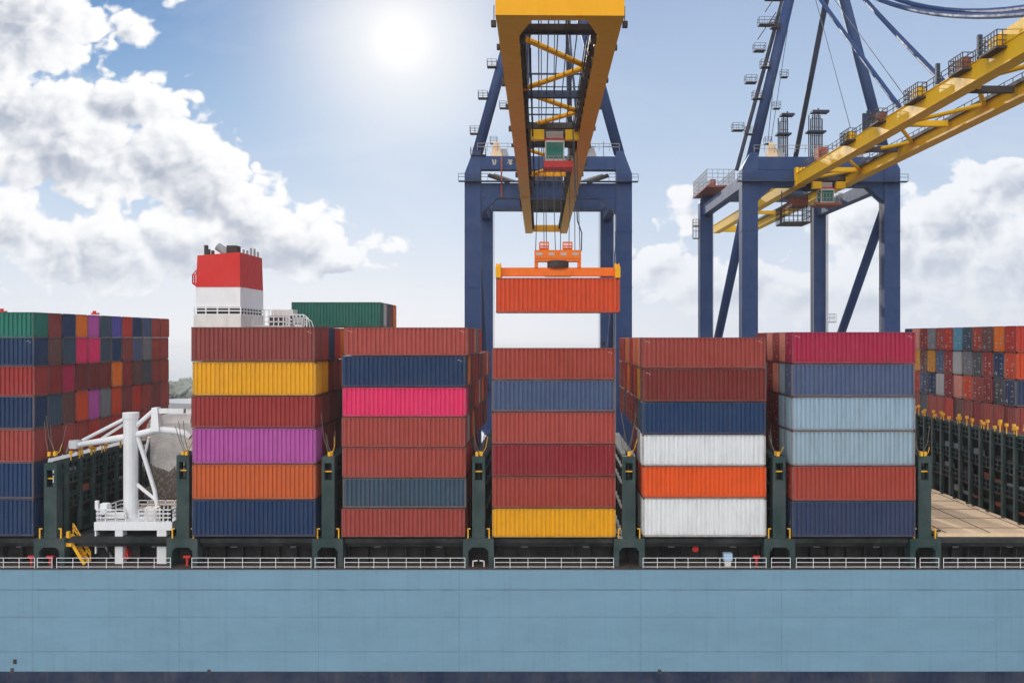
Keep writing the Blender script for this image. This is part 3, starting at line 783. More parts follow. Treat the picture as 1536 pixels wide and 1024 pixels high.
# ------------------------------------------------------------------ quay cranes
YQ = 54.0; ZQ = 3.5
def crane(label, xc, width, zg, yaw, beams, legtop, nm):
    """ship-to-shore crane; local y=0 is the waterside rail, the boom reaches over the ship to -y"""
    R = thing('quay_crane', label, 'crane', (xc, YQ, ZQ), yaw, 'quay cranes with yellow booms')
    O = (0, 0, ZQ)     # parts are written with world heights
    def B(mb, name, mat, par=R, lab=None, smooth=False):
        o = mb.build(name, mat, par, O, smooth=smooth)
        if lab: o['label'] = lab
        return o
    hw = width/2; lw = 2.55; G = 35.0
    zt, zs = legtop      # top and shoulder of the legs
    for sx in (-1, 1):
        for y in (0, G):
            m = MB(); x0, x1 = sorted((sx*hw, sx*(hw-lw)))
            m.box(x0, x1, y-1.1, y+1.1, ZQ+2.2, zs)
            if sx < 0: m.frustum((x0, x1, y-1.1, y+1.1, zs), (x0+1.35, x1, y-.9, y+.9, zt))
            else: m.frustum((x0, x1, y-1.1, y+1.1, zs), (x0, x1-1.35, y-.9, y+.9, zt))
            lg = B(m, 'leg', M['navy'])
            for zf_ in (22, 32, 42, 51): B(MB().box(x0-.05, x1+.05, y-1.15, y+1.15, zf_, zf_+.09), 'flange', M['navy'], lg)
            if sx > 0 or y: 
                ld = MB(); xl = x0-.25 if sx > 0 else x1+.25
                for dy in (-.25, .25): ld.bar((xl, y+dy, 12), (xl, y+dy, zs-1), .06)
                for kz in range(60): ld.bar((xl, y-.25, 12.4+kz*.75), (xl, y+.25, 12.4+kz*.75), .04)
                B(ld, 'ladder', M['steel'], lg)
            # bogie at the foot
            b = MB(); b.box(x0-3, x1+3, y-.8, y+.8, ZQ+1.0, ZQ+2.2)
            for k in range(6): b.tube([(x0-2.6+k*(x1-x0+5.2)/5, y-.5, ZQ+.5), (x0-2.6+k*(x1-x0+5.2)/5, y+.5, ZQ+.5)], .48, 10)
            B(b, 'bogie', M['navydark'], lg)
        # side frame: sill, upper longitudinal, diagonal
        xm = sx*(hw-lw/2)
        B(MB().box(xm-.9, xm+.9, 1.1, G-1.1, 14, 16), 'sill_beam', M['navy'])
        B(MB().box(xm-.8, xm+.8, 1.1, G-1.1, zs-2.6, zs-.6), 'side_beam', M['navy'])
        B(MB().tube([(xm, .6, zs-4.5), (xm, G-2, 24)], .78, 12), 'diagonal_brace', M['navy'], smooth=True)
    for (z0, z1) in beams:
        B(MB().box(-hw+lw, hw-lw, -.95, .95, z0, z1), 'portal_beam', M['navy'])
    zlo = min(b[0] for b in beams)
    for sx in (-1, 1):
        xi = sx*(hw-lw)
        B(MB().prism([(xi, zlo), (xi-sx*2.6, zlo), (xi, zlo-2.4)], -.9, .9), 'gusset', M['navy'])
    B(MB().box(-hw+lw, hw-lw, G-1, G+1, zg+3.4, zg+6.2), 'portal_beam', M['navy'])
    # service walkway round the portal
    wk = MB().box(-hw-.9, hw+.9, -2.0, -1.13, 58.78, 58.92); w = B(wk, 'walkway', M['navydark'])
    for a, b in ((-hw-.9, -hw+lw+1.2), (hw-lw-1.2, hw+.9)): B(MB().rail([(a, -1.95, 58.9), (b, -1.95, 58.9)], 1.1, 2.2, .035), 'guard_rail', M['navydark'], w)
    wk = MB().box(-hw+lw, hw-lw, G-2.2, G-1.02, zg+2.9, zg+3.05); w = B(wk, 'walkway', M['navydark'])
    B(MB().rail([(-hw+lw, G-2.15, zg+3.0), (hw-lw, G-2.15, zg+3.0)], 1.2, .9, .04), 'guard_rail', M['navydark'], w)
    # top of the portal: rails and machinery
    B(MB().rail([(-hw+2, -.8, zt), (hw-2, -.8, zt)], 1.15, 1.6, .04), 'guard_rail', M['steel'])
    # A-frame
    apex = [Vector((sx*3.1, 1.5, 94.5)) for sx in (-1, 1)]
    for k, sx in enumerate((-1, 1)):
        B(MB().tube([(sx*(hw-1.95), 0, zt-.3), apex[k]], .86, 14), 'a_frame_leg', M['navy'], smooth=True)
        B(MB().tube([(sx*4.9, G-1, zg+4), apex[k]+Vector((0, 1.2, 0))], .48, 12), 'back_stay', M['navydark'], smooth=True)
    B(MB().box(-4.2, 4.2, .4, 3.4, 93.6, 95.6), 'apex_beam', M['navydark'])
    # boom: two box girders
    near, far = nm['near'], nm['far']; wo = 4.33; gw = 1.32; gh = 1.75
    gm = M[nm['mat']]
    for sx in (-1, 1):
        x0, x1 = sorted((sx*wo, sx*(wo-gw)))
        m = MB(); m.box(x0, x1, near, -1.6, zg, zg+gh)
        # flange lips and web stiffeners
        for z in (zg-.04, zg+gh-.02): m.box(x0-.1, x1+.1, near+.02, -1.62, z, z+.06)
        g = B(m, 'boom_girder', gm)
        m = MB(); m.box(x0+.02, x1-.02, -1.55, far, zg, zg+gh)
        for z in (zg-.04, zg+gh-.02): m.box(x0-.1, x1+.1, -1.53, far-.02, z, z+.06)
        B(m, 'rear_girder', gm)
        # hinge blocks
        B(MB().box(x0-.12, x1+.12, -2.4, -1.35, zg-.15, zg+gh+1.0), 'hinge_block', gm)
        # trolley rail under clutter, inner cable tray
        xi = sx*(wo-gw-.28)
        B(MB().box(xi-.16, xi+.16, near+2, far-1, zg+gh-.5, zg+gh-.1), 'trolley_rail', M['darksteel'])
        ct = MB()
        if nm['mat'] == 'yellow' and sx > 0: ct = None
        for yy in range(int(near)+3, int(far)-2, 3):
            if ct: ct.box(xi-.22, xi+.22, yy, yy+.25, zg+.35, zg+gh-.5)
        if ct:
            ct.tube([(xi-sx*.15, near+2, zg+.9), (xi-sx*.15, far-2, zg+.9)], .09, 6)
            B(ct, 'cable_tray', M['darksteel'])
        # top railing, outer side
        B(MB().rail([(sx*(wo-.15), near+1, zg+gh+.05), (sx*(wo-.15), -3, zg+gh+.05)], 1.15, 1.7, .035), 'boom_railing', M['darksteel'])
    for y, mt in nm['cross']:
        B(MB().box(-wo+gw+.45, wo-gw-.45, y-.3, y+.3, zg+.55, zg+1.2), 'cross_beam', M[mt])
    for a, b in nm['zig']:
        B(MB().tube([(a[0], a[1], zg+1.0), (b[0], b[1], zg+1.0)], .24, 8), 'lattice_brace', gm)
    B(MB().box(-wo+gw, wo-gw, far-1, far, zg+.3, zg+gh-.1), 'end_beam', gm)
    # near end frame
    e = MB(); e.box(-wo-.12, wo+.12, near-1.0, near-.02, zg-.1, zg+1.25); e.box(-wo+.6, wo-.6, near-.9, near-.1, zg+1.25, zg+2.2)
    for sx in (-1, 1): 
        a = sx*(wo-gw); e.poly([(a, near-.02, zg-.06), (a-sx*1.1, near-.02, zg-.06), (a, near+3.6, zg-.06), (a, near-.02, zg+.5), (a-sx*1.1, near-.02, zg+.5), (a, near+3.6, zg+.5)], [(0,1,2),(3,5,4),(0,3,4,1),(1,4,5,2),(2,5,3,0)])
    en = B(e, 'end_frame', gm)
    t = MB(); t.box(-wo+gw+.05, wo-gw-.05, near+2.4, near+2.9, zg+.1, zg+.55); t.box(-wo+gw+.05, wo-gw-.05, near+3.5, near+3.9, zg+.25, zg+.6)
    t.tube([(-wo+gw, near+3.2, zg+.6), (wo-gw, near+3.2, zg+.6)], .16, 8)
    B(t, 'buffer_beam', M['black'])
    for sx in (-1, 1):
        q = MB().box(sx*(wo+.12), sx*(wo+.75), near-.8, near-.2, zg+1.4, zg+1.7); q.bar((sx*(wo+.5), near-.5, zg+1.5), (sx*(wo+.5), near-.5, zg+2.3), .1); B(q, 'floodlight', M['brown'], en)
        q = MB().box(sx*(wo+.14), sx*(wo+.5), near+.5, near+.9, zg-.3, zg+.1); q.bar((sx*(wo+.3), near+.7, zg-.2), (sx*(wo+.3), near+.7, zg+1.2), .06); B(q, 'floodlight', M['darksteel'], en)
    return R, B, apex
def basket(B, R, x, y, z, w=1.5, d=1.2, h=1.1, mat='darksteel'):
    o = B(MB().box(x-w/2, x+w/2, y-d/2, y+d/2, z-.12, z), 'maintenance_platform', M[mat], R)
    B(MB().rail([(x-w/2, y-d/2, z), (x+w/2, y-d/2, z), (x+w/2, y+d/2, z), (x-w/2, y+d/2, z), (x-w/2, y-d/2, z)], h, .75, .024), 'guard_rail', M[mat], o)
# --- centre crane
zg1 = 34+22.3
def dist1(py, dz=1.0): return (zg1+dz-HC)*F/(PY-py) - D0 - YQ
near1 = 478 and (22.3*F/478 - D0 - YQ); far1 = 22.3*F/157 - D0 - YQ
xi = 2.75
zig = [((-xi+.4, dist1(60)), (xi-.1, dist1(100))), ((xi-.1, dist1(100)), (-xi, dist1(133))), ((-xi+.7, dist1(143)), (xi-.15, dist1(167))), ((xi-.15, dist1(167)), (-xi, dist1(190)))]
y = dist1(190)
zig += [((-xi, y+12), (xi, y+20)), ((xi, y+20), (-xi, y+28))]
R1, B1, ap1 = crane('dark blue quay crane with orange yellow boom reaching towards the viewer over the ship', -.8, 26.7, zg1, math.radians(.9),
   [(60.9, 63.0), (56.35, 58.7)], (63.9, 60.2), dict(near=near1, far=far1, mat='orangey', zig=zig, cross=[(dist1(140), 'navydark'), (dist1(195), 'orangey'), (dist1(260), 'orangey'), (dist1(300,), 'darksteel')]))
def crane_clutter(B, R, hw, zt, flip=1):
    for (f, dx) in ((.12, -1.4), (.30, -1.6), (.46, -1.5), (.66, -1.4)):
        x = -(hw-1.95)+(hw-5.0)*f; z = zt+(94.5-zt)*f
        basket(B, R, x+dx, 0, z)
        if f < .5: basket(B, R, x+1.6, .2, z-1.5, 1.1, 1.0, 1.0)
    # flood lights / small machinery on the portal top
    for x, h, mt in ((-hw+5.0, 2.4, 'hatch'), (-hw+6.2, 1.3, 'steel'), (hw-6.5, 1.6, 'steel')):
        b = B(MB().frustum((x-.9, x+.9, -.6, .8, zt), (x-.45, x+.45, -.3, .5, zt+h)), 'winch_housing', M[mt])
    for x in (hw-4.5, hw-7.5): B(MB().bar((x, 0, zt), (x, 0, zt+2.6), .09).bar((x, 0, zt+1.8), (x+1.8, 0, zt+1.8), .06), 'aerial', M['darksteel'])
crane_clutter(B1, R1, 13.35, 63.0)
basket(B1, R1, -11.2, -.6, 63.2, 2.4, 1.4)
# pipes in the portal opening and hanging festoon cables
for sx in (-1, 1):
    B1(MB().tube([(sx*9.6, -.2, 60.1), (sx*6.2, -.4, 58.9)], .34, 10), 'slanted_pipe', M['darksteel'])
    B1(MB().tube([(sx*8.8, .4, 60.3), (sx*5.4, .2, 59.2)], .2, 10), 'slanted_pipe', M['steel'])
B1(MB().box(-7.6, -7.35, -1.2, -.98, 56.4, 62.8), 'cable_duct', M['brown'])
# faded white marks on the upper portal beam
mk = MB()
def strokes(mb, segs, x, z, s):
    for a, b in segs: mb.bar((x+a[0]*s, -.965, z+a[1]*s), (x+b[0]*s, -.965, z+b[1]*s), .2, .03)
strokes(mk, [((0,1),(.2,0)), ((.5,0),(.5,1)), ((.5,1),(.85,.7)), ((.85,.7),(.5,0))], -8.9, 61.6, .85)
strokes(mk, [((0,0),(.4,0))], -7.6, 61.6, .8)
strokes(mk, [((0,0),(.35,1)), ((.35,1),(.6,0)), ((.1,.4),(.5,.4)), ((.75,0),(.75,1)), ((.75,1),(1.1,.8)), ((1.1,.8),(.75,.5)), ((.75,.5),(1.1,.2)), ((1.1,.2),(.75,0))], -6.6, 61.6, .85)
B1(mk, 'painted_mark', M['placard'])
# stays from the apex down to the boom
for sx in (-1, 1):
    B1(MB().tube([ap1[0 if sx < 0 else 1]+Vector((-sx*.6,0,0)), (sx*2.9, -40, zg1+2.4)], .16, 8), 'fore_stay', M['navydark'])
    B1(MB().tube([(sx*1.2, 1, 94), (sx*1.0, 22, zg1+9)], .09, 6), 'hoist_rope', M['cable'])
# machinery house seen between the girders
mh = B1(MB().box(-3.0, 3.0, 24, 36, zg1+3.4, zg1+8.2), 'machinery_house', M['navydark'])
B1(MB().rail([(-4.2, 20, zg1+3.4), (4.2, 20, zg1+3.4)], 1.2, .7, .05), 'guard_rail', M['navydark'], mh)
B1(MB().box(-4.3, 4.3, 19.6, 36.5, zg1+3.1, zg1+3.35), 'house_floor', M['darksteel'], mh)
for k in range(7):
    x = -2.2+4.4*k/6; B1(MB().tube([(x, near1+3, zg1+1.0), (x, near1+26, zg1+.9), (x, -3, zg1+1.0)], .05, 5), 'trolley_rope', M['cable'])
for k in range(9):
    y = near1+8+k*7.2; pts = [(-2.15, y+7.2*i/8, zg1+.6-1.0*math.sin(math.pi*i/8)) for i in range(9)]
    B1(MB().tube(pts, .1, 6), 'festoon_cable', M['black'])
bw = B1(MB().box(2.35, 2.75, near1+8, -3, zg1+.05, zg1+.12), 'boom_walkway', M['darksteel'])
B1(MB().rail([(2.35, near1+8, zg1+.12), (2.35, -3, zg1+.12)], 1.1, 1.5, .035), 'guard_rail', M['darksteel'], bw)
for y, sx in ((-22, 1), (-16, -1), (-12, 1), (-34, 1)):
    B1(MB().box(sx*2.2, sx*2.8, y, y+1.6, zg1+.2, zg1+1.5), 'electric_box', M['darksteel'])
# gantry frames on top of the boom
for yy in (-52, -44, -36, -30):
    f = MB(); z = zg1+1.75
    for sx in (-1, 1): f.bar((sx*3.2, yy, z), (sx*3.2, yy, z+2.6), .14)
    f.bar((-3.2, yy, z+2.6), (3.2, yy, z+2.6), .16); f.bar((-3.2, yy, z+1.3), (3.2, yy, z+1.3), .1)
    B1(f, 'festoon_frame', M['navydark'])
for yy in range(-70, -4, 9):
    for sx in (-1, 1):
        q = MB().box(sx*4.35, sx*4.85, yy, yy+.5, zg1+.5+random.uniform(0,.6), zg1+1.3); q.bar((sx*4.6, yy, zg1+1.2), (sx*4.6, yy, zg1+2.4), .07); B1(q, 'floodlight', M['darksteel'])

def trolley(R, xc, yc, zg, yaw, label, cabside, scale=1.0):
    """yc = local y of the cab's centre"""
    c, s = math.cos(yaw), math.sin(yaw)
    loc = Vector((R.location.x + xc*c - yc*s, R.location.y + xc*s + yc*c, zg))
    T = thing('crane_trolley', label, 'trolley', tuple(loc), yaw, 'trolleys under the crane booms')
    def B(mb, n, m, p=T): return mb.build(n, m, p)
    fr = MB()
    fr.box(-2.9, -2.5, -1.6, 8.5, .35, 1.1); fr.box(2.5, 2.9, -1.6, 8.5, .35, 1.1)
    for y in (-1.3, 1.6, 4.6, 8): fr.box(-2.5, 2.5, y-.3, y+.3, .45, 1.05)
    B(fr, 'trolley_frame', M['darksteel'])
    for sx in (-1, 1):
        for y in (3.6, 7.0): B(MB().tube([(sx*1.9, y-.6, .75), (sx*.5, y-.6, .75)], .55, 14), 'sheave', M['black'])
        B(MB().box(sx*1.15, sx*2.6, -1.6, -.8, -.8, .3), 'cab_hanger', M['yellow'])
    B(MB().box(-2.2, 2.2, 1.4, 4.2, -.3, 1.6), 'rope_housing', M['black'])
    # operator's cab hangs under the frame
    cab = MB(); x0, x1 = -1.05, 1.05
    cab.box(x0, x1, -.95, 1.2, -3.0, -2.75); cab.box(x0, x1, -.95, 1.2, -.95, -.7)
    for x in (x0, x1-.12):
        for y in (-.95, 1.08): cab.box(x, x+.12, y, y+.12, -2.75, -.95)
    cab.box(x0+.02, x1-.02, 1.05, 1.18, -2.75, -.95); cab.box(x0+.1, x1-.1, -.3, .6, -.7, .4)
    cb = B(cab, 'operator_cab', M['whitedirty'])
    B(MB().box(x0+.1, x1-.1, -.93, -.88, -2.74, -.96), 'window', M['glass'], cb)
    for x in (x0+.03, x1-.08): B(MB().box(x, x+.05, -.8, 1.0, -2.74, -.96), 'window', M['glass'], cb)
    B(MB().box(x0-.05, x1+.05, -1.0, 1.25, -.7, -.5), 'cab_roof', M['redfit'], cb)
    pl = B(MB().box(x0-.15, x1+.9, -1.3, 1.4, -3.75, -3.05), 'cab_platform', M['redfit'], cb) if cabside == 0 else B(MB().box(x0-.9, x1+.9, -1.9, 1.4, -3.4, -3.05), 'cab_platform', M['brown'], cb)
    g = MB(); a = .15 if cabside == 0 else .9
    g.rail([(x0-a, -1.28 if cabside == 0 else -1.85, -3.05), (x1+.9, -1.28 if cabside == 0 else -1.85, -3.05), (x1+.9, 1.3, -3.05)], .5 if cabside == 0 else 1.5, .5, .035, (.5,))
    B(g, 'guard_rail', M['steel'], cb)
    return T
yc1 = 96 - D0 - YQ
trolley(R1, 0.25, yc1, zg1, math.radians(.9), 'dark trolley with green windowed cab under the middle crane boom', 0)
# spreader
hz0 = W(0, 416, 0).z
sp = thing('container_spreader', 'orange spreader on wire ropes gripping the hanging orange red container', 'spreader', ((-5.66+6.58)/2, 1.22, hz0), 0)
SPO = sp.location
cxm = (-5.66+6.58)/2
zb0, zb1 = W(0, 413, 0).z, W(0, 400.3, 0).z
MB().box(-5.3, 6.25, .8, 1.64, zb0, zb1).box(cxm-1.3, cxm+1.3, .45, 2.0, zb0-.02, zb0+.55).build('beam', M['spread'], sp, SPO)
for x0, x1 in ((-5.72, -5.2), (6.1, 6.62)):
    e = MB().box(x0, x1, -.02, 2.46, hz0-.02, zb1+.02); e.prism([(x0, zb1+.02), (x1, zb1+.02), (x1-.05, zb1+.45), ((x0+x1)/2, zb1+.3), (x0+.05, zb1+.45)], .7, 1.7)
    eb = e.build('end_beam', M['orangey'], sp, SPO)
    for y in (.1, 2.34): MB().box((x0+x1)/2-.12, (x0+x1)/2+.12, y-.1, y+.1, hz0-.2, hz0).build('twistlock', M['black'], eb, SPO)
xh0, xh1 = W(801.5, 0, 0).x, W(872, 0, 0).x
zz = lambda py: W(0, py, 0).z
hb = MB(); 
hb.box(xh0, xh1, .6, .85, zz(387), zz(374)); hb.box(xh0, xh1, 1.6, 1.85, zz(387), zz(374))
hb.box(xh0, xh1, .6, 1.85, zz(391), zz(387.5))
for x in (xh0, xh1-.35): hb.box(x, x+.35, .7, 1.75, zb1, zz(391))
for i in range(6): hb.box(xh0+(xh1-xh0-.2)*i/5, xh0+(xh1-xh0-.2)*i/5+.2, .85, 1.6, zz(386), zz(375))
hbo = hb.build('head_block', M['spread'], sp, SPO)
MB().tube([(cxm, 1.22, zb1), (cxm, 1.22, zz(390))], 1.1, 14).build('rotator', M['darksteel'], sp, SPO)
for i in range(4):
    x = xh0+.5+i*1.2; MB().box(x-.3, x+.3, .58, .61, zz(382), zz(378)).build('light_panel', M['placard'], hbo, SPO)
for x in (xh0+.95, xh1-1.35):
    m = MB(); 
    for xx in (x-.45, x+.45):
        for yy in (.7, 1.7): m.bar((xx, yy, zz(374)), (xx, yy, zz(362)), .09)
    for z in (zz(371), zz(367), zz(362)): m.bar((x-.45,.7,z), (x+.45,.7,z), .09); m.bar((x-.45,1.7,z), (x+.45,1.7,z), .09)
    m.box(x-.4, x+.4, .8, 1.6, zz(374), zz(370))
    m.build('sheave_cage', M['spread'], hbo, SPO)
for i, (x, xt) in enumerate([(xh0+.1, -1.9), (xh0+.95, -1.5), (xh0+1.2, -1.3), (cxm-.25, -.5), (cxm+.25, .6), (xh1-1.2, 1.6), (xh1-.6, 2.0), (xh1-.1, 2.3)]):
    MB().tube([(x, 1.2, zz(374)), (xt+.35, 12.0+(i%3)*1.9, zg1+.7)], .045, 6).build('wire_rope', M['cable'], sp, SPO)
MB().tube([(xh1+.05, 1.5, zz(374)), (xh1+.1, 1.8, zz(346)), (xh1-.3, 3, zz(325)), (xh1-.8, 3.5, zg1)], .07, 6).build('power_cable', M['cable'], sp, SPO)
# --- right crane
zg2 = 34+24.2
near2 = -86.0; far2 = 24.2*F/157 - D0 - YQ
zig2 = []
for k in range(9):
    a = near2+4+k*9; zig2.append(((-xi if k % 2 else xi, a), (xi if k % 2 else -xi, a+9)))
R2, B2, ap2 = crane('dark blue quay crane at right with yellow boom slanting up to the right edge', 42.7, 25.4, zg2, math.radians(1.3),
   [(60.8, 62.9), (58.2, 60.75)], (63.6, 61.0), dict(near=near2, far=far2, mat='yellow', zig=zig2, cross=[(-70, 'yellow'), (-52, 'darksteel'), (-38, 'yellow'), (-24, 'darksteel'), (-10, 'yellow'), (14, 'darksteel'), (34, 'yellow')]))
crane_clutter(B2, R2, 12.7, 62.9)
z2 = zg2+1.75
for y, sx, w, h in ((-26, -1, 3.2, 1.3), (-36, -1, 2.6, 1.2), (-46, -1, 3.4, 1.5), (-56, -1, 2.8, 1.3), (-62, -1, 3, 1.4)):
    x = sx*4.75
    o = B2(MB().box(x-.55, x+.55, y-w/2, y+w/2, z2-.5, z2-.3), 'side_platform', M['darksteel'])
    B2(MB().rail([(x+.5, y-w/2, z2-.3), (x-.5, y-w/2, z2-.3), (x-.5, y+w/2, z2-.3), (x+.5, y+w/2, z2-.3)], 1.4, .5, .035, (.33,.66)), 'guard_rail', M['darksteel'], o)
    B2(MB().box(x-.1, x+.7, y-w/4, y+w/4, z2-.3, z2+.9), 'electric_box', M['yellow'] if y % 4 else M['brown'], o)
for y in (-30, -31.4, -50, -58.5): B2(MB().box(-4.3, -3.9, y, y+.35, z2, z2+2.4), 'stay_lug', M['navydark'])
B2(MB().box(-4.4, -3.0, -13, -11.2, z2, z2+1.9), 'winch_housing', M['brown'])
B2(MB().box(-4.4, -3.0, -70, -61, z2-.05, z2+1.2), 'girder_step', M['yellow'])
# big rear deck with railings on the landside left leg
d = B2(MB().box(-13.4, -8.0, 24, 38, 64.3-1.9, 64.6-1.9), 'rear_platform', M['brown'])
B2(MB().rail([(-13.3, 24.1, 62.7), (-8.1, 24.1, 62.7), (-8.1, 37.9, 62.7), (-13.3, 37.9, 62.7), (-13.3, 24.1, 62.7)], 3.0, 1.0, .045, (.25,.5,.75)), 'guard_rail', M['steel'], d)
B2(MB().box(-12.2, -11.2, 26, 29, 62.7, 64.2), 'electric_box', M['brown'], d)
basket(B2, R2, -13.5, 34, 56.3, 1.2, 1.2, 1.3); basket(B2, R2, -13.5, 34, 53.9, 1.2, 1.2, 2.6)
# stair tower up the left A-frame leg
m = MB(); pts = []
a0, a1 = Vector((-12.6, 3.2, 61.5)), Vector((-3.8, 3.0, 94.0))
B2(MB().tube([a0, a1], .34, 10), 'stair_stringer', M['navydark'])
for f in (.2, .44, .60, .73, .86, .97):
    p = a0.lerp(a1, f); basket(B2, R2, p.x-1.6, p.y-.2, p.z, 2.6 if f > .7 else 1.8, 1.4)
for f in (.66, .80): 
    p = a0.lerp(a1, f); q = a0.lerp(a1, f+.13); B2(MB().bar(p+Vector((-2.3,-.2,0)), q+Vector((-.6,-.2,0)), .9, .14), 'stair_flight', M['darksteel'])
# tall light masts on the portal
for (x, y, h, nn) in ((-5.2, 4, 8.5, 3), (-.4, 3, 8.8, 4)):
    t = MB()
    for i in range(nn):
        xx = x+i*.62; t.tube([(xx, y, 62.9), (xx, y, 62.9+h*(.8+.2*((i*7)%3)/2))], .13, 6)
        t.tube([(xx, y+1, 62.9), (xx, y+1, 62.9+h*.9)], .1, 6)
    for k in range(6): t.bar((x, y, 62.9+h*k/6.2), (x+(nn-1)*.62, y, 62.9+h*k/6.2), .08)
    t.box(x-.5, x+nn*.62, y-.4, y+1.4, 62.9+h*.55, 62.9+h*.58); t.box(x+.2, x+nn*.62+.5, y-.4, y+1.2, 62.9+h*.92, 62.9+h*.96)
    B2(t, 'lift_mast', M['navydark'])
# stays
def cat(a, b, sag, n=14): 
    a, b = Vector(a), Vector(b); return [a.lerp(b, i/n)-Vector((0,0,sag*4*(i/n)*(1-i/n))) for i in range(n+1)]
for dx, sag, zo in ((0, 1.4, 0), (1.2, 1.7, 1.4)):
    B2(MB().tube(cat(ap2[1]+Vector((dx-1.0,-1,-1.5+zo)), (-3.3+dx*.6, -68.5, z2+.9+zo*.5), sag*2.0), .30, 10), 'folded_stay', M['navy'])
B2(MB().tube(cat(ap2[0], (-3.7, -40, z2+.2), .3), .30, 10), 'fore_stay', M['navy'])
B2(MB().tube(cat(ap2[1], (-3.7, -50.5, z2+.2), .3), .30, 10), 'fore_stay', M['navy'])
for dx, y in ((-1, 6), (0, 9), (1.5, -20), (2, -35), (-2, -10)): B2(MB().tube([ap2[0]+Vector((dx, 0, 0)), (-6+dx*2.5, y, 62.9)], .05, 5), 'wire_rope', M['cable'])
B2(MB().tube(cat(ap2[1]+Vector((1,0,1)), (-3, -80, z2+4), 2.5), .05, 5), 'wire_rope', M['cable'])
# lift rails on the landside right leg
for dx in (-2.1, -1.6, .9, 1.3): B2(MB().tube([(12.7-1.3+dx, 33.2, 12), (12.7-1.3+dx, 33.2, 60)], .09, 6), 'lift_rail', M['steel'])
basket(B2, R2, 12.7+.9, 33.4, 37.2, 1.3, 1.1, 1.6)
# hanging walkway under the rear girder
d = B2(MB().box(-5, -.6, 2, 7, zg2-5.4, zg2-5.2), 'hanging_walkway', M['darksteel'])
B2(MB().rail([(-5, 2, zg2-5.2), (-.6, 2, zg2-5.2), (-.6, 7, zg2-5.2), (-5, 7, zg2-5.2), (-5, 2, zg2-5.2)], 2.6, .7, .045, (.33,.66)), 'guard_rail', M['darksteel'], d)
B2(MB().box(-3.5, -.8, 3, 6, zg2-2.6, zg2-1.2), 'rope_reel', M['brown'], d)
for x in (-4.9, -.7): B2(MB().bar((x, 4, zg2-5.2), (x, 4, zg2+.1), .12), 'hanger', M['darksteel'], d)
trolley(R2, .4, -2.0, zg2, math.radians(1.3), 'brown railed operator cab trolley under the right crane boom', 1)

# ------------------------------------------------------------------ ground, water, far land
def sheet(name, x0, x1, y0, y1, z, mat):
    o = MB(); o.quad((x0,y0,z),(x1,y0,z),(x1,y1,z),(x0,y1,z)); o = o.build(name, mat, None, fix=False); tag(o, kind='structure'); return o
wm, nt, p = base_mat('harbour_water')
tc = nt.new('ShaderNodeTexCoord').outputs['Object']
p.inputs['Base Color'].default_value = (.13, .15, .145, 1); p.inputs['Roughness'].default_value = .22; p.inputs['IOR'].default_value = 1.33
b = nt.new('ShaderNodeBump'); b.inputs['Strength'].default_value = .6; b.inputs['Distance'].default_value = .35
nt.put(b.inputs['Height'], nt.noise(tc, .35, 6, .6)); nt.put(p.inputs['Normal'], b.outputs[0])
sheet('water', -2200, 2200, -800, 49.4, 0, wm)
q = MB().box(-2200, 2200, 49.4, 330, -1, 3.5).build('quay', M['quay']); tag(q, kind='structure')
wf, nf, pf_ = base_mat('calm_estuary'); pf_.inputs['Base Color'].default_value = (.10, .12, .12, 1); pf_.inputs['Roughness'].default_value = .04; pf_.inputs['IOR'].default_value = 1.33
sheet('estuary', -2200, 2200, 330, 2800, 0.05, wf)  # invented water, added to mirror the pale sky beyond the quay
q = MB().box(-900, 200, 345, 400, -1, 2.5).build('spit', M['quay']); tag(q, kind='structure')
for k, (x, y, w, h_, lab) in enumerate(((-128, 205, 64, 7.2, 'pale low warehouse with flat roof far behind the white deck crane'),)):
    r = thing('warehouse', lab, 'warehouse', (x, y, 3.5)); o = r.location
    MB().box(x-w/2, x+w/2, y, y+24, 3.5, 3.5+h_).build('wall', M['whitedirty'], r, o)
    MB().prism([(x-w/2-.6, 3.5+h_), (x+w/2+.6, 3.5+h_), (x+w/2+.6, 4+h_), (x, 5.2+h_), (x-w/2-.6, 4+h_)], y-.6, y+24.6).build('roof', M['steel'], r, o)
    for i in range(6): MB().box(x-w/2+4+i*10, x-w/2+9+i*10, y-.08, y-.01, 3.5, 8.2).build('door', M['steel'], r, o)
def woods():
    m, nt, p = base_mat('far_foliage'); tc = nt.new('ShaderNodeTexCoord').outputs['Object']
    nt.put(p.inputs['Base Color'], nt.mix(nt.noise(tc, .12, 5, .7), (.20, .22, .19), (.34, .35, .31))); p.inputs['Roughness'].default_value = .9  # leaf colour paled to carry the distance haze
    mb = MB(); rnd = random.Random(9)
    for i in range(500):
        y = rnd.uniform(348, 395); x = y*rnd.uniform(-.75, -.15)-60
        s = rnd.uniform(2.2, 6.0); z = 2.5
        n = 7; base = len(mb.v)
        for k, (rr_, zz_) in enumerate(((.5, .15), (1, .4), (.85, .75), (.3, 1.0))):
            for t in range(n):
                a = 2*math.pi*t/n+k*.4; r = s*rr_*rnd.uniform(.6, 1.15)
                mb.v.append((x+r*math.cos(a), y+r*math.sin(a), z+s*1.7*zz_*rnd.uniform(.85, 1.1)))
        for k in range(3):
            for t in range(n): mb.f.append((base+k*n+t, base+k*n+(t+1)%n, base+(k+1)*n+(t+1)%n, base+(k+1)*n+t)); mb.mi.append(0)
        mb.f.append(tuple(base+3*n+t for t in range(n))); mb.mi.append(0)
    o = mb.build('woods', m, None, fix=False); tag(o, kind='stuff', label='hazy wooded land far beyond the quay', cat='woods')
woods()

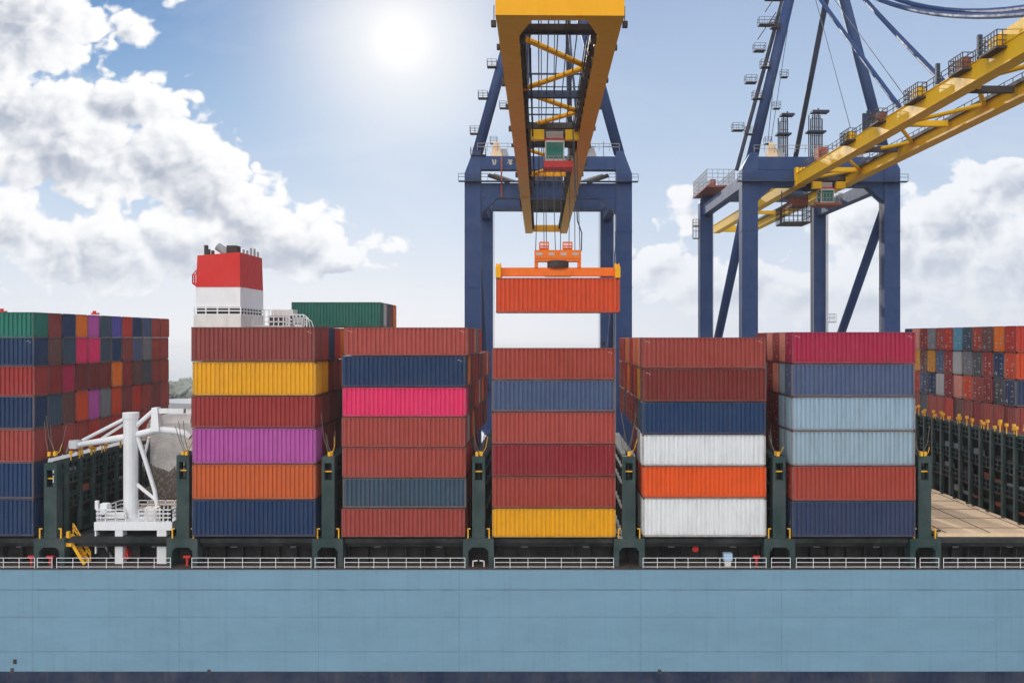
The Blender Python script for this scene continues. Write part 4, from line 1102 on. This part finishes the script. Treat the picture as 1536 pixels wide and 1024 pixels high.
# thin harbour haze: one box of even air round the camera and everything built
hm = bpy.data.materials.new('haze'); hm.use_nodes = True
hn = hm.node_tree; hn.nodes.remove(hn.nodes['Principled BSDF']); pv = hn.nodes.new('ShaderNodeVolumePrincipled')
pv.inputs['Density'].default_value = .00016; pv.inputs['Color'].default_value = (.97, .985, 1, 1); pv.inputs['Anisotropy'].default_value = .3
hn.links.new(pv.outputs[0], hn.nodes['Material Output'].inputs['Volume'])
hz = MB().box(-2300, 2300, -900, 2900, -6, 112).build('haze', hm); tag(hz, kind='stuff', label='thin pale haze over the harbour', cat='haze')
# ------------------------------------------------------------------ light and sky
SUN = Vector(((600-PX)/F, 1.0, (PY-60)/F)).normalized()
EL = math.asin(SUN.z); AZ = math.atan2(SUN.x, SUN.y)
sl = bpy.data.lights.new('sun', 'SUN'); sl.energy = 2.6; sl.angle = math.radians(.53); sl.color = (1, .95, .87)
so = bpy.data.objects.new('sun', sl); C.objects.link(so); so.rotation_euler = SUN.to_track_quat('Z', 'Y').to_euler(); so.location = (-60, 200, 120)
wd = bpy.data.worlds.new('World'); SC.world = wd; wd.use_nodes = True
nt = NT(wd.node_tree); bg = nt.n['Background']
sky = nt.new('ShaderNodeTexSky', sky_type='NISHITA', sun_disc=False, sun_elevation=EL, sun_rotation=AZ, air_density=1.0, dust_density=.6, ozone_density=1.2, altitude=0)
dirv = nt.new('ShaderNodeTexCoord').outputs['Generated']
X, Y, Z = nt.sep(dirv)
yy = nt.m('MAXIMUM', Y, .08)
U = nt.m('DIVIDE', X, yy); V = nt.m('DIVIDE', Z, yy)
SK = .05
def px2u(px): return (px-PX)/F
def py2v(py): return (PY-py)/F
# clear-sky colour: blue overhead paling to milky white at the horizon
clear = nt.new('ShaderNodeValToRGB'); cr = clear.color_ramp
nt.put(clear.inputs[0], nt.m('DIVIDE', nt.m('MAXIMUM', Z, 0.0), .45, clamp=True))
stops = [(0, (230, 235, 244)), (.12, (222, 230, 243)), (.30, (192, 212, 237)), (.55, (138, 177, 219)), (.78, (82, 136, 196)), (1, (52, 106, 174))]
while len(cr.elements) < len(stops): cr.elements.new(.5)
for e, (pz, c) in zip(cr.elements, stops): e.position = pz; e.color = (*[lin(v) for v in c], 1)
dot = nt.new('ShaderNodeVectorMath', operation='DOT_PRODUCT'); nt.put(dot.inputs[0], dirv); dot.inputs[1].default_value = SUN
ang = nt.m('ARCCOSINE', nt.m('MINIMUM', dot.outputs['Value'], 1.0))
# right of the picture is paler
side_ = nt.mrange(U, -.30, .20, 0, .55, smooth=True)
c0 = nt.mix(side_, clear.outputs[0], tuple(lin(v) for v in (205, 218, 238)))
c0 = nt.mix(.06, c0, nt.vmul(sky.outputs[0], (SK*1.2,)*3))
halo = nt.m('POWER', nt.mrange(ang, .33, 0.0), 2.4)
c0 = nt.mix(nt.m('MULTIPLY', halo, .85), c0, (.95, .955, .97))
# clouds
BL = [(50, 40, 110, 80), (-20, 70, 90, 90), (205, 45, 30, 20), (280, -25, 36, 22), (60, 160, 120, 50), (200, 155, 80, 42), (110, 230, 170, 80), (260, 235, 100, 72), (315, 285, 80, 72), (368, 330, 72, 70),
      (10, 340, 110, 66), (150, 375, 140, 66), (290, 360, 110, 66), (440, 362, 84, 52), (505, 390, 62, 28), (579, 372, 30, 18),
      (1500, 275, 75, 42), (1420, 330, 110, 50), (1380, 385, 150, 62), (1500, 400, 100, 80), (1028, 310, 40, 30), (1290, 335, 80, 42), (1080, 425, 110, 40), (975, 395, 60, 30), (1190, 440, 90, 34), (1300, 440, 160, 40)]
def noise2(vec, scale, detail, rough, out=0, dist=0):
    nd = nt.new('ShaderNodeTexNoise', noise_dimensions='2D'); nt.put(nd.inputs['Vector'], vec)
    nd.inputs['Scale'].default_value = scale; nd.inputs['Detail'].default_value = detail; nd.inputs['Roughness'].default_value = rough; nd.inputs['Distortion'].default_value = dist
    return nd.outputs[out]
def density(u, v):
    w = nt.comb(nt.m('ADD', u, 3.1), nt.m('MULTIPLY_ADD', v, 1.2, 5.3))
    n1 = noise2(w, 7.0, 2, .5); n2 = noise2(w, 15, 9, .6)
    vo = nt.new('ShaderNodeTexVoronoi', feature='F1', voronoi_dimensions='2D'); nt.put(vo.inputs['Vector'], nt.vadd(w, nt.vmul(noise2(w, 24, 2, .6, 1), (.05,)*3)))
    vo.inputs['Scale'].default_value = 24; vo.inputs['Detail'].default_value = 1.0; vo.inputs['Roughness'].default_value = .5
    acc = None
    for (x, y, rx, ry) in BL:
        a = nt.m('DIVIDE', nt.m('SUBTRACT', u, px2u(x)), rx/F); b_ = nt.m('DIVIDE', nt.m('SUBTRACT', v, py2v(y)), ry/F)
        g = nt.m('SUBTRACT', 1.0, nt.m('SQRT', nt.m('ADD', nt.m('MULTIPLY', a, a), nt.m('MULTIPLY', b_, b_))))
        g = nt.m('MULTIPLY', g, min(1.0, (rx+ry)/110))
        acc = g if acc is None else nt.m('SMOOTH_MAX', acc, g, .2)
    acc = nt.m('MULTIPLY_ADD', nt.m('MAXIMUM', acc, -1.2), 1.5, .16)
    low = nt.m('MULTIPLY_ADD', nt.m('SUBTRACT', n1, .5), 1.0, acc)
    hi = nt.m('MULTIPLY_ADD', nt.m('SUBTRACT', n2, .5), 1.35, low)
    return nt.m('MULTIPLY_ADD', nt.m('SUBTRACT', .42, vo.outputs['Distance']), 1.0, hi), low
d0, low0 = density(U, V)
# sample a little toward the sun: cloud between here and the light means shade
sx_, sv_ = SUN.x/SUN.y, SUN.z/SUN.y
du = nt.m('SUBTRACT', sx_, U); dv = nt.m('SUBTRACT', sv_+.12, V)
ln = nt.m('MAXIMUM', nt.m('SQRT', nt.m('ADD', nt.m('MULTIPLY', du, du), nt.m('MULTIPLY', dv, dv))), .01)
STEP = .013
d1, low1 = density(nt.m('ADD', U, nt.m('MULTIPLY', nt.m('DIVIDE', du, ln), STEP)), nt.m('ADD', V, nt.m('MULTIPLY', nt.m('DIVIDE', dv, ln), STEP)))
alpha = nt.m('MULTIPLY', nt.mrange(d0, -.24, .12, 0, 1, smooth=True), nt.mrange(U, -.1, .25, 1, .8))
thick = nt.mrange(low1, .0, 1.5, 0, 1, smooth=True)
lit = nt.m('ADD', nt.m('MULTIPLY', nt.m('SUBTRACT', d0, d1), .55), nt.m('SUBTRACT', .90, nt.m('MULTIPLY', thick, .58)))
lit = nt.mrange(lit, -.25, 1.0, 0, 1, smooth=True)
cc = nt.mix(lit, tuple(lin(v) for v in (172, 181, 198)), tuple(lin(v) for v in (253, 253, 254)))
lowfade = nt.mrange(V, .02, .12, .35, 1)
front = nt.mrange(Y, .1, .3)
# thin cirrus wash
n3 = noise2(nt.comb(nt.m('MULTIPLY', U, .7), nt.m('MULTIPLY', V, 2.0)), 4, 6, .62, 0, .6)
c0 = nt.mix(nt.m('MULTIPLY', nt.mrange(n3, .45, .85), .22), c0, (.92, .93, .95))
cf = nt.mix(nt.m('MULTIPLY', nt.m('MULTIPLY', alpha, lowfade), front), c0, cc)
h2 = nt.m('POWER', nt.mrange(ang, .20, .0), 2.2)
cf = nt.mix(nt.m('MULTIPLY', h2, .9), cf, (1.0, .995, .985))
core = nt.mrange(ang, .044, .0, 0, 1, smooth=True)
cf = nt.mix(core, cf, (1.03, 1.03, 1.02))
# sky behind the viewer: clouds plus a bright lobe added to light the fronts
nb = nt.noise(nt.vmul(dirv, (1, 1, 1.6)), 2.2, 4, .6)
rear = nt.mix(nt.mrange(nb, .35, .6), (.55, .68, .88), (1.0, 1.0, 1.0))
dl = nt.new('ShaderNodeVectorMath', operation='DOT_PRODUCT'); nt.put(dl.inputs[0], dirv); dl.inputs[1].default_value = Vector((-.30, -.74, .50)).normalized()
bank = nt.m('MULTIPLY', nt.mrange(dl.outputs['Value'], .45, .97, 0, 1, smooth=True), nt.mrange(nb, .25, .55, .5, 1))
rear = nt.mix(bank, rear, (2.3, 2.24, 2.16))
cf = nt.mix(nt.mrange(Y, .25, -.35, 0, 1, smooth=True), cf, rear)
ground = nt.mrange(Z, -.02, .0)
cf = nt.mix(ground, (.62, .66, .70), cf)
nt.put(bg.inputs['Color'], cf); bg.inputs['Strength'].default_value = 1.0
# ------------------------------------------------------------------ camera
cam = bpy.data.cameras.new('camera'); co = bpy.data.objects.new('camera', cam); C.objects.link(co)
co.location = (0, -D0, HC); co.rotation_euler = (math.pi/2, 0, 0)
cam.sensor_width = 36; cam.lens = 36*F/1536; cam.shift_x = (768-PX)/1536; cam.shift_y = -(512-PY)/1536
cam.clip_start = .5; cam.clip_end = 8000
SC.camera = co
SC.view_settings.view_transform = 'Standard'; SC.view_settings.look = 'None'; SC.view_settings.exposure = .04; SC.view_settings.gamma = 1
SC.cycles.max_bounces = 6; SC.cycles.volume_bounces = 0
SC.cycles.use_denoising = True
# prototypes never used leave the scene
for k, p in PROTO.items():
    if k not in USED:
        for o in [p]+[c for c in p.children_recursive]: bpy.data.objects.remove(o)
